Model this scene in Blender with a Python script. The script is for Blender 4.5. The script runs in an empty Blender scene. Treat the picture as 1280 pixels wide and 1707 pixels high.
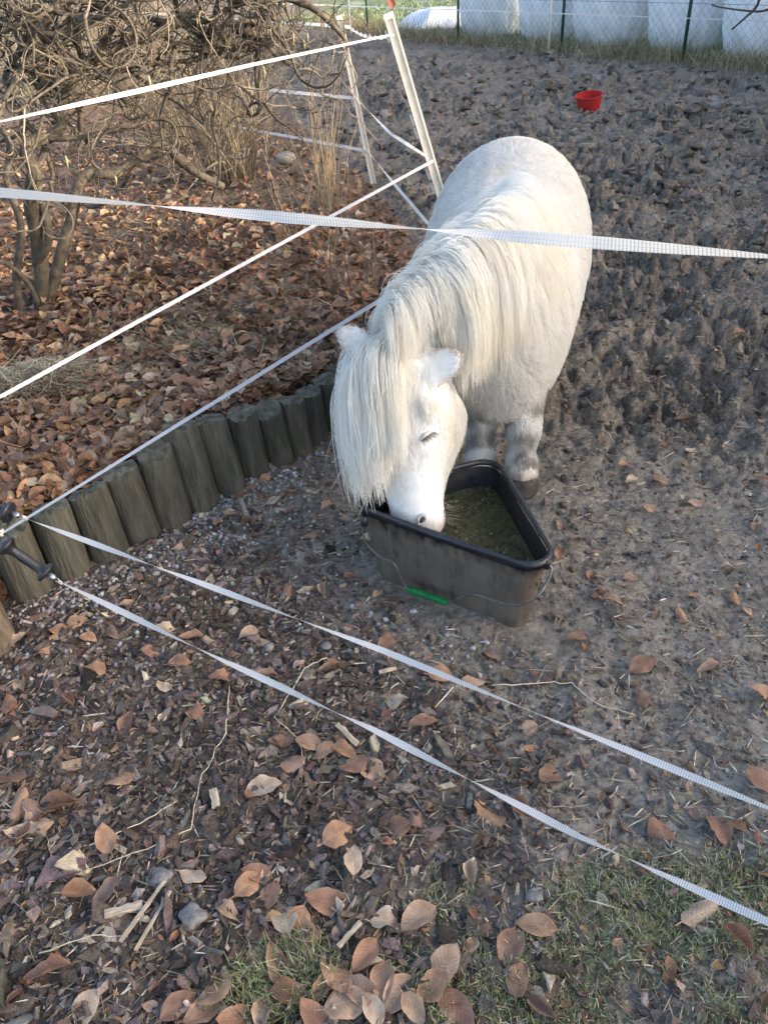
import bpy, bmesh, math, random
import numpy as np
from mathutils import Vector, Matrix
from mathutils.bvhtree import BVHTree

random.seed(7)
RNG = np.random.default_rng(11)
SC = bpy.context.scene
COL = SC.collection

# ------------------------------------------------------------------ camera
CAM_H, PITCH, ROLL, FPX = 1.5, math.radians(36.2), math.radians(4.5), 1310.0
_f = np.array([0, math.cos(PITCH), -math.sin(PITCH)])
_r = np.array([1.0, 0, 0]); _u = np.cross(_r, _f)
C_UP = math.cos(ROLL)*_u + math.sin(ROLL)*_r
C_RT = math.cos(ROLL)*_r - math.sin(ROLL)*_u
C_FW = _f
cam = bpy.data.cameras.new('camera'); cam_o = bpy.data.objects.new('camera', cam); COL.objects.link(cam_o)
cam.sensor_fit = 'VERTICAL'; cam.sensor_height = 36.0; cam.lens = FPX/1707*36.0
cam.clip_start = 0.02; cam.clip_end = 1500
cam_o.matrix_world = Matrix(((C_RT[0], C_UP[0], -C_FW[0], 0), (C_RT[1], C_UP[1], -C_FW[1], 0),
                             (C_RT[2], C_UP[2], -C_FW[2], CAM_H), (0, 0, 0, 1)))
SC.camera = cam_o

# ------------------------------------------------------------------ sky, sun, exposure
SUN_EL = math.radians(14.5)
SUN_DIR = np.array([0.955, -0.30, 0]); SUN_DIR /= np.linalg.norm(SUN_DIR)
SUN_DIR = np.array([SUN_DIR[0]*math.cos(SUN_EL), SUN_DIR[1]*math.cos(SUN_EL), math.sin(SUN_EL)])  # towards the sun
world = bpy.data.worlds.new('World'); SC.world = world; world.use_nodes = True
wn = world.node_tree.nodes; wl = world.node_tree.links
bg = wn['Background']; sky = wn.new('ShaderNodeTexSky'); sky.sky_type = 'NISHITA'; sky.sun_disc = False
sky.sun_elevation = SUN_EL; sky.sun_rotation = math.atan2(SUN_DIR[0], SUN_DIR[1])
sky.air_density = 0.75; sky.dust_density = 3.6; sky.ozone_density = 0.8
wl.new(sky.outputs[0], bg.inputs[0]); bg.inputs[1].default_value = 0.15
sun = bpy.data.lights.new('sun', 'SUN'); sun.energy = 2.0; sun.angle = math.radians(0.6); sun.color = (1.0, 0.85, 0.68)
sun_o = bpy.data.objects.new('sun', sun); COL.objects.link(sun_o)
sun_o.rotation_euler = Vector(SUN_DIR).to_track_quat('Z', 'Y').to_euler()
vs = SC.view_settings
vs.view_transform = 'Standard'; vs.look = 'None'; vs.gamma = 1.0; vs.use_curve_mapping = False
vs.exposure = 2.15

# ------------------------------------------------------------------ numeric helpers
def ray(px, py):
    return C_FW + C_RT*(px-640)/FPX - C_UP*(py-853.5)/FPX
def atz(px, py, z=0.0):
    d = ray(px, py); t = (z-CAM_H)/d[2]; return np.array([0, 0, CAM_H]) + d*t
def aty(px, py, y):
    d = ray(px, py); return np.array([0, 0, CAM_H]) + d*(y/d[1])
def sstep(a, b, x):
    t = np.clip((x-a)/(b-a), 0, 1); return t*t*(3-2*t)
def _hash(ix, iy, seed):
    h = (ix.astype(np.int64)*374761393 + iy.astype(np.int64)*668265263 + seed*974711) & 0xffffffff
    h = ((h ^ (h >> 13))*1274126177) & 0xffffffff
    h = ((h ^ (h >> 16))*2246822519) & 0xffffffff
    return (h ^ (h >> 15)) & 0xffffffff
def perlin(x, y, seed=0):
    x = np.asarray(x, float); y = np.asarray(y, float)
    ix = np.floor(x); iy = np.floor(y); fx = x-ix; fy = y-iy
    u = fx**3*(fx*(fx*6-15)+10); v = fy**3*(fy*(fy*6-15)+10)
    def g(dx, dy):
        a = _hash(ix+dx, iy+dy, seed)/4294967296.0*2*math.pi
        return np.cos(a)*(fx-dx) + np.sin(a)*(fy-dy)
    n0 = g(0, 0)*(1-u) + g(1, 0)*u; n1 = g(0, 1)*(1-u) + g(1, 1)*u
    return (n0*(1-v) + n1*v)*1.5
def fbm(x, y, o=4, seed=0):
    s = 0; a = 1; t = 0
    for i in range(o):
        s = s + a*perlin(x*2**i, y*2**i, seed+i*17); t += a; a *= .5
    return s/t
def worley(x, y, seed=0):
    ix = np.floor(x); iy = np.floor(y); f1 = np.full(x.shape, 9.0); f2 = np.full(x.shape, 9.0)
    for dx in (-1, 0, 1):
        for dy in (-1, 0, 1):
            jx = _hash(ix+dx, iy+dy, seed)/4294967296.0; jy = _hash(ix+dx, iy+dy, seed+91)/4294967296.0
            d = np.hypot(ix+dx+jx-x, iy+dy+jy-y)
            f2 = np.minimum(np.maximum(f1, d), f2); f1 = np.minimum(f1, d)
    return f1, f2

# boundary of the leaf-covered bed: x of its edge for each y
BY = np.array([-3.0, 0.6, 1.79, 2.73, 3.05, 3.6, 4.3, 5.5, 6.4, 8.0, 12.0, 17.0, 60.0])
BX = np.array([-5.6, -2.2, -1.06, -0.105, .06, .24, .38, .22, .06, -.35, -1.2, -3.2, -20.0])
def bed_s(x, y): return np.interp(y, BY, BX) - x
# far wire fence line
FP = [np.array(p) for p in ((-1.0, 20.9), (0.42, 17.8), (1.80, 14.76), (3.02, 12.76), (4.09, 10.9), (5.15, 9.0), (6.2, 7.1))]
FE = np.array([0.49, -0.87]); FE /= np.linalg.norm(FE); FN = np.array([-FE[1], FE[0]])   # FN points to the meadow
def fence_d(x, y):
    # signed distance behind the fence
    xs = np.interp(-y, [-p[1] for p in FP], [p[0] for p in FP])
    return (x-xs)*FN[0]
def H(x, y, fine=True):
    x = np.asarray(x, float); y = np.asarray(y, float)
    s = bed_s(x, y); fd = fence_d(x, y)
    bed = sstep(.05, .12, s)*.185*(1-sstep(2.7, 3.2, y)) + sstep(0, .7, s)*(.15-.09*sstep(4, 8, y))*sstep(2.7, 3.2, y)
    bed = bed + sstep(0.1, 1.6, s)*.06*fbm(x*.9, y*.9, 3, 5)
    mud = (1-sstep(-.12, .03, s))
    far = sstep(1.75, 2.9, y + .45*(x-.75))*mud*(1-sstep(-.5, .1, fd))
    near = mud*(1-far)
    z = bed + .018*fbm(x*.55, y*.55, 3, 9)
    if fine:
        w1, w2 = worley(x*6.6+.8*perlin(x*7, y*7, 3), y*6.6+.8*perlin(x*7, y*7, 4), 21)
        v1, v2 = worley(x*15+.6*perlin(x*15, y*15, 3), y*15+.6*perlin(x*15, y*15, 4), 22)
        rough = .50+.95*sstep(-.35, .5, fbm(x*.9, y*.9, 2, 44))
        rd = 1-np.abs(fbm(x*7, y*7, 4, 18))*2.2; clod = sstep(.0, .58, w2-w1)*.056 + sstep(.0, .52, v2-v1)*.024 + fbm(x*9, y*9, 3, 8)*.045 + rd*.016 + fbm(x*3.1, y*3.1, 2, 28)*.055 - .042
        z = z + far*rough*clod
        z = z + near*(fbm(x*6, y*6, 4, 31)*.026 + sstep(.0, .4, v2-v1)*.005*(1+fbm(x*2, y*2, 2, 6)))
        z = z + sstep(-.1, .1, s)*fbm(x*8, y*8, 3, 12)*.02
        z = z + sstep(-.2, .3, fd)*fbm(x*2, y*2, 3, 13)*.05
    return z

# ------------------------------------------------------------------ mesh helpers
def mk_mesh(name, V, quads=None, tris=None, smooth=False, col=None, uv=None):
    """V Nx3; quads Mx4, tris Kx3 index arrays; col = per-vertex rgb; uv = per-vertex uv"""
    me = bpy.data.meshes.new(name)
    V = np.asarray(V, np.float32).reshape(-1, 3)
    parts = []; sizes = []
    if quads is not None and len(quads): q = np.asarray(quads, np.int32); parts.append(q.ravel()); sizes.append(np.full(len(q), 4, np.int32))
    if tris is not None and len(tris): t = np.asarray(tris, np.int32); parts.append(t.ravel()); sizes.append(np.full(len(t), 3, np.int32))
    L = np.concatenate(parts); S = np.concatenate(sizes)
    me.vertices.add(len(V)); me.vertices.foreach_set('co', V.ravel())
    me.loops.add(len(L)); me.loops.foreach_set('vertex_index', L)
    me.polygons.add(len(S)); st = np.zeros(len(S), np.int32); st[1:] = np.cumsum(S)[:-1]
    me.polygons.foreach_set('loop_start', st); me.polygons.foreach_set('loop_total', S)
    me.polygons.foreach_set('use_smooth', np.full(len(S), bool(smooth)))
    me.update(calc_edges=True)
    if col is not None:
        a = me.color_attributes.new('col', 'FLOAT_COLOR', 'POINT')
        c = np.ones((len(V), 4), np.float32); c[:, :3] = col; a.data.foreach_set('color', c.ravel())
    if uv is not None:
        l = me.uv_layers.new(name='UVMap'); l.data.foreach_set('uv', np.asarray(uv, np.float32)[L].ravel())
    return me
def link(name, me, mat=None, parent=None, loc=None):
    o = bpy.data.objects.new(name, me); COL.objects.link(o)
    if mat is not None and me is not None and len(me.materials) == 0: me.materials.append(mat)
    if parent is not None: o.parent = parent
    if loc is not None: o.location = loc
    return o
def tag(o, label=None, cat=None, group=None, kind=None):
    if label: o['label'] = label
    if cat: o['category'] = cat
    if group: o['group'] = group
    if kind: o['kind'] = kind
    return o
def empty(name, loc=(0, 0, 0)):
    o = bpy.data.objects.new(name, None); COL.objects.link(o); o.location = loc; o.empty_display_size = .05; return o
class MB:
    def __init__(s): s.v = []; s.q = []; s.t = []; s.n = 0; s.c = []
    def add(s, V, q=None, t=None, col=None):
        V = np.asarray(V, float).reshape(-1, 3); s.v.append(V)
        if q is not None and len(q): s.q.append(np.asarray(q, int)+s.n)
        if t is not None and len(t): s.t.append(np.asarray(t, int)+s.n)
        s.c.append(np.tile(np.asarray(col if col is not None else (1, 1, 1), float), (len(V), 1)) if np.ndim(col) < 2 else col)
        s.n += len(V)
    def tube(s, P, r, k=6, col=None, cap=True):
        P = np.asarray(P, float); n = len(P); r = np.broadcast_to(np.asarray(r, float), (n,))
        T = np.gradient(P, axis=0); T /= np.linalg.norm(T, axis=1)[:, None]+1e-9
        a = np.array([0, 0, 1.0]) if abs(T[0][2]) < .9 else np.array([1.0, 0, 0])
        N = np.zeros_like(P); N[0] = np.cross(T[0], a); N[0] /= np.linalg.norm(N[0])
        for i in range(1, n):
            v = N[i-1]-T[i]*(N[i-1]@T[i]); N[i] = v/(np.linalg.norm(v)+1e-9)
        B = np.cross(T, N); ph = np.arange(k)/k*2*math.pi
        V = P[:, None, :] + r[:, None, None]*(np.cos(ph)[None, :, None]*N[:, None, :] + np.sin(ph)[None, :, None]*B[:, None, :])
        i = np.arange(n-1)[:, None]*k; j = np.arange(k)[None, :]; j2 = (j+1) % k
        q = np.stack([i+j, i+j2, i+k+j2, i+k+j], -1).reshape(-1, 4)
        t = []
        if cap:
            t = [(0, x+1, x) for x in range(1, k-1)] + [((n-1)*k, (n-1)*k+x, (n-1)*k+x+1) for x in range(1, k-1)]
        s.add(V.reshape(-1, 3), q, t, col)
    def box(s, c, h, R=None, col=None):
        V = np.array([[x, y, z] for x in (-1, 1) for y in (-1, 1) for z in (-1, 1)], float)*np.asarray(h)
        if R is not None: V = V@np.asarray(R).T
        s.add(V+np.asarray(c), [(0, 1, 3, 2), (4, 6, 7, 5), (0, 4, 5, 1), (2, 3, 7, 6), (0, 2, 6, 4), (1, 5, 7, 3)], None, col)
    def loft(s, rings, cap=True, col=None, closed=True):
        rings = np.asarray(rings, float); n, k = rings.shape[:2]
        V = rings.reshape(-1, 3); i = np.arange(n-1)[:, None]*k; j = np.arange(k if closed else k-1)[None, :]; j2 = (j+1) % k
        q = np.stack([i+j, i+j2, i+k+j2, i+k+j], -1).reshape(-1, 4); t = []
        if cap:
            V = np.vstack([V, rings[0].mean(0), rings[-1].mean(0)]); a = n*k; b = a+1
            t = [(a, (x+1) % k, x) for x in range(k)] + [(b, (n-1)*k+x, (n-1)*k+(x+1) % k) for x in range(k)]
        s.add(V, q, t, col)
    def mesh(s, name, smooth=False, usecol=False):
        return mk_mesh(name, np.vstack(s.v), np.vstack(s.q) if s.q else None, np.vstack(s.t) if s.t else None, smooth,
                       np.vstack(s.c) if usecol else None)
    def build(s, name, mat, parent=None, smooth=False, usecol=False, loc=None):
        return link(name, s.mesh(name, smooth, usecol), mat, parent, loc)
def rotmats(n, tilt=.3, yaw=None):
    yaw = RNG.uniform(0, 2*math.pi, n) if yaw is None else yaw
    ax = RNG.uniform(0, 2*math.pi, n); an = np.abs(RNG.normal(0, tilt, n))
    cy, sy = np.cos(yaw), np.sin(yaw); Z = np.zeros(n); O = np.ones(n)
    A = np.stack([np.stack([cy, -sy, Z], -1), np.stack([sy, cy, Z], -1), np.stack([Z, Z, O], -1)], 1)
    kx, ky = np.cos(ax), np.sin(ax); c, s_ = np.cos(an), np.sin(an); C = 1-c
    B = np.stack([np.stack([c+kx*kx*C, kx*ky*C, ky*s_], -1), np.stack([kx*ky*C, c+ky*ky*C, -kx*s_], -1), np.stack([-ky*s_, kx*s_, c], -1)], 1)
    return B@A
def scatter(name, temps, P, R, S, cols, mat, smooth=False, parent=None):
    """temps: list of (V, quads, tris, uv). One joined mesh."""
    n = len(P); S = np.asarray(S, float)
    if S.ndim == 1: S = np.repeat(S[:, None], 3, 1)
    pick = RNG.integers(0, len(temps), n); Vs = []; Qs = []; Ts = []; Cs = []; Us = []; base = 0
    for k, tp in enumerate(temps):
        idx = np.nonzero(pick == k)[0]
        if not len(idx): continue
        V, q, t, uv = tp
        W = np.einsum('nij,nvj->nvi', R[idx], V[None]*S[idx][:, None, :]) + P[idx][:, None, :]
        m = len(V); off = base + np.arange(len(idx))*m
        if q is not None and len(q): Qs.append((np.asarray(q)[None]+off[:, None, None]).reshape(-1, 4))
        if t is not None and len(t): Ts.append((np.asarray(t)[None]+off[:, None, None]).reshape(-1, 3))
        Vs.append(W.reshape(-1, 3)); Cs.append(np.repeat(cols[idx], m, 0)); Us.append(np.tile(uv if uv is not None else np.zeros((m, 2)), (len(idx), 1)))
        base += m*len(idx)
    me = mk_mesh(name, np.vstack(Vs), np.vstack(Qs) if Qs else None, np.vstack(Ts) if Ts else None, smooth, np.vstack(Cs), np.vstack(Us))
    return link(name, me, mat, parent)
def pal(n, colors, w=None, jit=.18):
    c = np.array(colors, float); w = None if w is None else np.array(w)/sum(w)
    k = RNG.choice(len(c), n, p=w); return np.clip(c[k]*(1+RNG.normal(0, jit, (n, 1)))*(1+RNG.normal(0, .05, (n, 3))), .004, .95)

# ------------------------------------------------------------------ materials
def nt(name):
    m = bpy.data.materials.new(name); m.use_nodes = True; return m, m.node_tree.nodes, m.node_tree.links, m.node_tree.nodes['Principled BSDF']
def mat(name, c1, c2=None, scale=8, rough=.7, bump=0, bscale=60, attr=False, metal=0, spec=.3, stretch=None, ramp=(.35, .65), detail=6, coord='Object', mixattr=None):
    m, N, L, P = nt(name)
    P.inputs['Roughness'].default_value = rough; P.inputs['Metallic'].default_value = metal; P.inputs['Specular IOR Level'].default_value = spec
    tc = N.new('ShaderNodeTexCoord'); src = tc.outputs[coord]
    if stretch is not None:
        mp = N.new('ShaderNodeMapping'); mp.inputs['Scale'].default_value = stretch; L.new(src, mp.inputs[0]); src = mp.outputs[0]
    out = None
    if c2 is not None:
        nz = N.new('ShaderNodeTexNoise'); nz.inputs['Scale'].default_value = scale; nz.inputs['Detail'].default_value = detail; nz.inputs['Roughness'].default_value = .65
        L.new(src, nz.inputs['Vector'])
        rp = N.new('ShaderNodeValToRGB'); rp.color_ramp.elements[0].position = ramp[0]; rp.color_ramp.elements[1].position = ramp[1]
        rp.color_ramp.elements[0].color = (*c1, 1); rp.color_ramp.elements[1].color = (*c2, 1)
        L.new(nz.outputs['Fac'], rp.inputs[0]); out = rp.outputs[0]
    if attr:
        at = N.new('ShaderNodeAttribute'); at.attribute_name = 'col'
        if out is not None:
            mx = N.new('ShaderNodeMix'); mx.data_type = 'RGBA'; mx.blend_type = 'MULTIPLY'; mx.inputs[0].default_value = 1
            L.new(out, mx.inputs[6]); L.new(at.outputs['Color'], mx.inputs[7]); out = mx.outputs[2]
        else: out = at.outputs['Color']
    if out is not None: L.new(out, P.inputs['Base Color'])
    else: P.inputs['Base Color'].default_value = (*c1, 1)
    if bump:
        b = N.new('ShaderNodeBump'); b.inputs['Strength'].default_value = bump; b.inputs['Distance'].default_value = .01
        nb = N.new('ShaderNodeTexNoise'); nb.inputs['Scale'].default_value = bscale; nb.inputs['Detail'].default_value = 5
        L.new(src, nb.inputs['Vector']); L.new(nb.outputs['Fac'], b.inputs['Height']); L.new(b.outputs[0], P.inputs['Normal'])
    return m
def leaf_material(name, blot=45):
    m, N, L, P = nt(name)
    P.inputs['Roughness'].default_value = .62; P.inputs['Specular IOR Level'].default_value = .35
    at = N.new('ShaderNodeAttribute'); at.attribute_name = 'col'
    uv = N.new('ShaderNodeUVMap'); sp = N.new('ShaderNodeSeparateXYZ'); L.new(uv.outputs[0], sp.inputs[0])
    ab = N.new('ShaderNodeMath'); ab.operation = 'ABSOLUTE'
    sb = N.new('ShaderNodeMath'); sb.operation = 'SUBTRACT'; L.new(sp.outputs['Y'], sb.inputs[0]); sb.inputs[1].default_value = .5
    L.new(sb.outputs[0], ab.inputs[0])
    # side veins: stripes along u - |v|
    cm = N.new('ShaderNodeMath'); cm.operation = 'MULTIPLY_ADD'; L.new(ab.outputs[0], cm.inputs[0]); cm.inputs[1].default_value = -.55; L.new(sp.outputs['X'], cm.inputs[2])
    ml = N.new('ShaderNodeMath'); ml.operation = 'MULTIPLY'; ml.inputs[1].default_value = 56; L.new(cm.outputs[0], ml.inputs[0])
    sn = N.new('ShaderNodeMath'); sn.operation = 'SINE'; L.new(ml.outputs[0], sn.inputs[0])
    mid = N.new('ShaderNodeMath'); mid.operation = 'LESS_THAN'; mid.inputs[1].default_value = .022; L.new(ab.outputs[0], mid.inputs[0])
    ad = N.new('ShaderNodeMath'); ad.operation = 'MULTIPLY_ADD'; ad.inputs[1].default_value = 2.0; L.new(mid.outputs[0], ad.inputs[0]); L.new(sn.outputs[0], ad.inputs[2])
    bp = N.new('ShaderNodeBump'); bp.inputs['Strength'].default_value = .25; bp.inputs['Distance'].default_value = .0008; L.new(ad.outputs[0], bp.inputs['Height']); L.new(bp.outputs[0], P.inputs['Normal'])
    tc = N.new('ShaderNodeTexCoord'); nz = N.new('ShaderNodeTexNoise'); nz.inputs['Scale'].default_value = blot; nz.inputs['Detail'].default_value = 4; L.new(tc.outputs['Object'], nz.inputs['Vector'])
    rp = N.new('ShaderNodeValToRGB'); rp.color_ramp.elements[0].position = .3; rp.color_ramp.elements[1].position = .72
    rp.color_ramp.elements[0].color = (.62, .56, .52, 1); rp.color_ramp.elements[1].color = (1.22, 1.2, 1.15, 1); L.new(nz.outputs['Fac'], rp.inputs[0])
    mx = N.new('ShaderNodeMix'); mx.data_type = 'RGBA'; mx.blend_type = 'MULTIPLY'; mx.inputs[0].default_value = 1
    L.new(at.outputs['Color'], mx.inputs[6]); L.new(rp.outputs[0], mx.inputs[7])
    m2 = N.new('ShaderNodeMix'); m2.data_type = 'RGBA'; m2.blend_type = 'MULTIPLY'
    sc = N.new('ShaderNodeMath'); sc.operation = 'MULTIPLY'; sc.inputs[1].default_value = .35; L.new(mid.outputs[0], sc.inputs[0]); L.new(sc.outputs[0], m2.inputs[0])
    L.new(mx.outputs[2], m2.inputs[6]); m2.inputs[7].default_value = (1.8, 1.6, 1.4, 1)
    vr = N.new('ShaderNodeMapRange'); vr.inputs[1].default_value = .2; vr.inputs[2].default_value = 1.0; vr.inputs[3].default_value = 0.0; vr.inputs[4].default_value = .22; L.new(sn.outputs[0], vr.inputs[0])
    m4 = N.new('ShaderNodeMix'); m4.data_type = 'RGBA'; m4.blend_type = 'MULTIPLY'; L.new(vr.outputs[0], m4.inputs[0]); L.new(m2.outputs[2], m4.inputs[6]); m4.inputs[7].default_value = (.45, .42, .40, 1)
    eg = N.new('ShaderNodeMapRange'); eg.inputs[1].default_value = .36; eg.inputs[2].default_value = .5; eg.inputs[3].default_value = 0.0; eg.inputs[4].default_value = .35; L.new(ab.outputs[0], eg.inputs[0])
    m5 = N.new('ShaderNodeMix'); m5.data_type = 'RGBA'; m5.blend_type = 'MULTIPLY'; L.new(eg.outputs[0], m5.inputs[0]); L.new(m4.outputs[2], m5.inputs[6]); m5.inputs[7].default_value = (1.5, 1.4, 1.3, 1)
    m2 = m5
    L.new(m2.outputs[2], P.inputs['Base Color'])
    tr = N.new('ShaderNodeBsdfTranslucent'); L.new(m2.outputs[2], tr.inputs[0])
    ms = N.new('ShaderNodeMixShader'); ms.inputs[0].default_value = .18
    L.new(P.outputs[0], ms.inputs[1]); L.new(tr.outputs[0], ms.inputs[2]); L.new(ms.outputs[0], N['Material Output'].inputs[0])
    return m
def ground_material():
    m, N, L, P = nt('soil_and_mulch')
    at = N.new('ShaderNodeAttribute'); at.attribute_name = 'col'
    tc = N.new('ShaderNodeTexCoord')
    def noise(sc, d=6, r=.65):
        n = N.new('ShaderNodeTexNoise'); n.inputs['Scale'].default_value = sc; n.inputs['Detail'].default_value = d; n.inputs['Roughness'].default_value = r
        L.new(tc.outputs['Object'], n.inputs['Vector']); return n.outputs['Fac']
    rp = N.new('ShaderNodeValToRGB'); e = rp.color_ramp.elements
    e[0].position = .30; e[0].color = (.28, .26, .25, 1); e[1].position = .72; e[1].color = (1.75, 1.72, 1.66, 1)
    L.new(noise(38, 8, .75), rp.inputs[0])
    r2 = N.new('ShaderNodeValToRGB'); e = r2.color_ramp.elements; e[0].position = .3; e[0].color = (.7, .7, .7, 1); e[1].position = .7; e[1].color = (1.25, 1.25, 1.25, 1)
    L.new(noise(4.5, 5), r2.inputs[0])
    mx = N.new('ShaderNodeMix'); mx.data_type = 'RGBA'; mx.blend_type = 'MULTIPLY'; mx.inputs[0].default_value = 1; L.new(at.outputs['Color'], mx.inputs[6]); L.new(rp.outputs[0], mx.inputs[7])
    m2 = N.new('ShaderNodeMix'); m2.data_type = 'RGBA'; m2.blend_type = 'MULTIPLY'; m2.inputs[0].default_value = 1; L.new(mx.outputs[2], m2.inputs[6]); L.new(r2.outputs[0], m2.inputs[7])
    # straw-coloured fibre flecks and pale frosted specks
    vo = N.new('ShaderNodeTexVoronoi'); vo.inputs['Scale'].default_value = 120; L.new(tc.outputs['Object'], vo.inputs['Vector'])
    r3 = N.new('ShaderNodeValToRGB'); e = r3.color_ramp.elements; e[0].position = .80; e[0].color = (0, 0, 0, 1); e[1].position = .93; e[1].color = (1, 1, 1, 1)
    sp = N.new('ShaderNodeSeparateColor'); L.new(vo.outputs['Color'], sp.inputs[0]); L.new(sp.outputs[0], r3.inputs[0])
    ml = N.new('ShaderNodeMath'); ml.operation = 'MULTIPLY'; ml.inputs[1].default_value = .38; L.new(r3.outputs[0], ml.inputs[0])
    m3 = N.new('ShaderNodeMix'); m3.data_type = 'RGBA'; L.new(ml.outputs[0], m3.inputs[0]); L.new(m2.outputs[2], m3.inputs[6]); m3.inputs[7].default_value = (.42, .37, .30, 1)
    L.new(m3.outputs[2], P.inputs['Base Color'])
    P.inputs['Roughness'].default_value = .78; P.inputs['Specular IOR Level'].default_value = .3
    b = N.new('ShaderNodeBump'); b.inputs['Strength'].default_value = .9; b.inputs['Distance'].default_value = .012
    L.new(noise(70, 7, .7), b.inputs['Height'])
    b2 = N.new('ShaderNodeBump'); b2.inputs['Strength'].default_value = .6; b2.inputs['Distance'].default_value = .004; L.new(noise(260, 4), b2.inputs['Height']); L.new(b.outputs[0], b2.inputs['Normal'])
    L.new(b2.outputs[0], P.inputs['Normal'])
    return m
def tape_material(name, tint=(.82, .82, .82), alpha=.30):
    m, N, L, P = nt(name)
    uv = N.new('ShaderNodeUVMap'); sp = N.new('ShaderNodeSeparateXYZ'); L.new(uv.outputs[0], sp.inputs[0])
    def stripes(out, f, thr):
        a = N.new('ShaderNodeMath'); a.operation = 'MULTIPLY'; a.inputs[1].default_value = f; L.new(out, a.inputs[0])
        s = N.new('ShaderNodeMath'); s.operation = 'SINE'; L.new(a.outputs[0], s.inputs[0])
        g = N.new('ShaderNodeMath'); g.operation = 'GREATER_THAN'; g.inputs[1].default_value = thr; L.new(s.outputs[0], g.inputs[0]); return g.outputs[0]
    a = stripes(sp.outputs['X'], 2*math.pi/.0042, .45); b = stripes(sp.outputs['Y'], 2*math.pi*6, -.2)
    hole = N.new('ShaderNodeMath'); hole.operation = 'MULTIPLY'; L.new(a, hole.inputs[0]); L.new(b, hole.inputs[1])
    wire = N.new('ShaderNodeMix'); wire.data_type = 'RGBA'; L.new(stripes(sp.outputs['Y'], 2*math.pi*3, .93), wire.inputs[0])
    wire.inputs[6].default_value = (*tint, 1); wire.inputs[7].default_value = (.50, .50, .50, 1)
    L.new(wire.outputs[2], P.inputs['Base Color']); P.inputs['Roughness'].default_value = .45; P.inputs['Specular IOR Level'].default_value = .4
    tl = N.new('ShaderNodeBsdfTranslucent'); tl.inputs[0].default_value = (*tint, 1)
    mt = N.new('ShaderNodeMixShader'); mt.inputs[0].default_value = .35; L.new(P.outputs[0], mt.inputs[1]); L.new(tl.outputs[0], mt.inputs[2])
    tr = N.new('ShaderNodeBsdfTransparent'); ms = N.new('ShaderNodeMixShader')
    fa = N.new('ShaderNodeMath'); fa.operation = 'MULTIPLY'; fa.inputs[1].default_value = alpha*2; L.new(hole.outputs[0], fa.inputs[0])
    L.new(fa.outputs[0], ms.inputs[0]); L.new(mt.outputs[0], ms.inputs[1]); L.new(tr.outputs[0], ms.inputs[2]); L.new(ms.outputs[0], N['Material Output'].inputs[0])
    return m
def hair_material(name, c1, c2, scale=6, attr=False):
    m, N, L, P = nt(name)
    P.inputs['Roughness'].default_value = .5; P.inputs['Specular IOR Level'].default_value = .25
    hi = N.new('ShaderNodeHairInfo'); tc = N.new('ShaderNodeTexCoord')
    if attr:
        at = N.new('ShaderNodeAttribute'); at.attribute_name = 'tint'; base = at.outputs['Color']
    else:
        nz = N.new('ShaderNodeTexNoise'); nz.inputs['Scale'].default_value = scale; nz.inputs['Detail'].default_value = 3; L.new(tc.outputs['Object'], nz.inputs['Vector'])
        rp = N.new('ShaderNodeValToRGB'); rp.color_ramp.elements[0].position = .38; rp.color_ramp.elements[1].position = .62
        rp.color_ramp.elements[0].color = (*c1, 1); rp.color_ramp.elements[1].color = (*c2, 1); L.new(nz.outputs['Fac'], rp.inputs[0]); base = rp.outputs[0]
    mr = N.new('ShaderNodeMapRange'); mr.inputs[3].default_value = .88; mr.inputs[4].default_value = 1.05; L.new(hi.outputs['Random'], mr.inputs[0])
    mx = N.new('ShaderNodeVectorMath'); mx.operation = 'SCALE'; L.new(base, mx.inputs[0]); L.new(mr.outputs[0], mx.inputs['Scale'])
    L.new(mx.outputs[0], P.inputs['Base Color'])
    tl = N.new('ShaderNodeBsdfTranslucent'); L.new(mx.outputs[0], tl.inputs[0])
    ms = N.new('ShaderNodeMixShader'); ms.inputs[0].default_value = .55; L.new(P.outputs[0], ms.inputs[1]); L.new(tl.outputs[0], ms.inputs[2]); L.new(ms.outputs[0], N['Material Output'].inputs[0])
    return m
M = {}
M['ground'] = ground_material()
M['leaf'] = leaf_material('dry_leaf'); M['bigleaf'] = leaf_material('dry_beech_leaf', 2.6)
M['tape'] = tape_material('woven_tape')
M['chip'] = mat('bark_chip', (.55, .52, .5), (1.15, 1.1, 1.05), 40, .8, .6, 150, attr=True)
M['pebble'] = mat('pebble', (.7, .7, .7), (1.15, 1.15, 1.15), 60, .6, .15, 200, attr=True, spec=.4)
M['clod'] = mat('soil_clod', (.6, .58, .56), (1.3, 1.26, 1.22), 45, .85, .9, 90, attr=True)
M['straw'] = mat('straw', (.8, .78, .75), (1.1, 1.1, 1.1), 30, .6, attr=True)
M['grass'] = mat('grass_blade', (.8, .8, .8), (1.1, 1.1, 1.1), 20, .55, attr=True)
M['bark'] = mat('hazel_bark', (.045, .038, .030), (.135, .112, .080), 22, .75, .5, 60, attr=False, spec=.3, detail=8)
M['twig'] = mat('twig_bark', (.75, .75, .75), (1.2, 1.2, 1.2), 30, .65, attr=True)
M['log'] = mat('weathered_log', (.052, .053, .044), (.158, .154, .130), 14, .85, 1.0, 30, stretch=(4, 4, .5), detail=9, ramp=(.3, .75))
_N = M['log'].node_tree.nodes; _L = M['log'].node_tree.links; _P = _N['Principled BSDF']; _src = _P.inputs['Base Color'].links[0].from_socket
_oi = _N.new('ShaderNodeObjectInfo'); _rp = _N.new('ShaderNodeValToRGB'); _rp.color_ramp.elements[0].color = (.72, .70, .64, 1); _rp.color_ramp.elements[1].color = (1.2, 1.12, 1.0, 1); _L.new(_oi.outputs['Random'], _rp.inputs[0])
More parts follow.
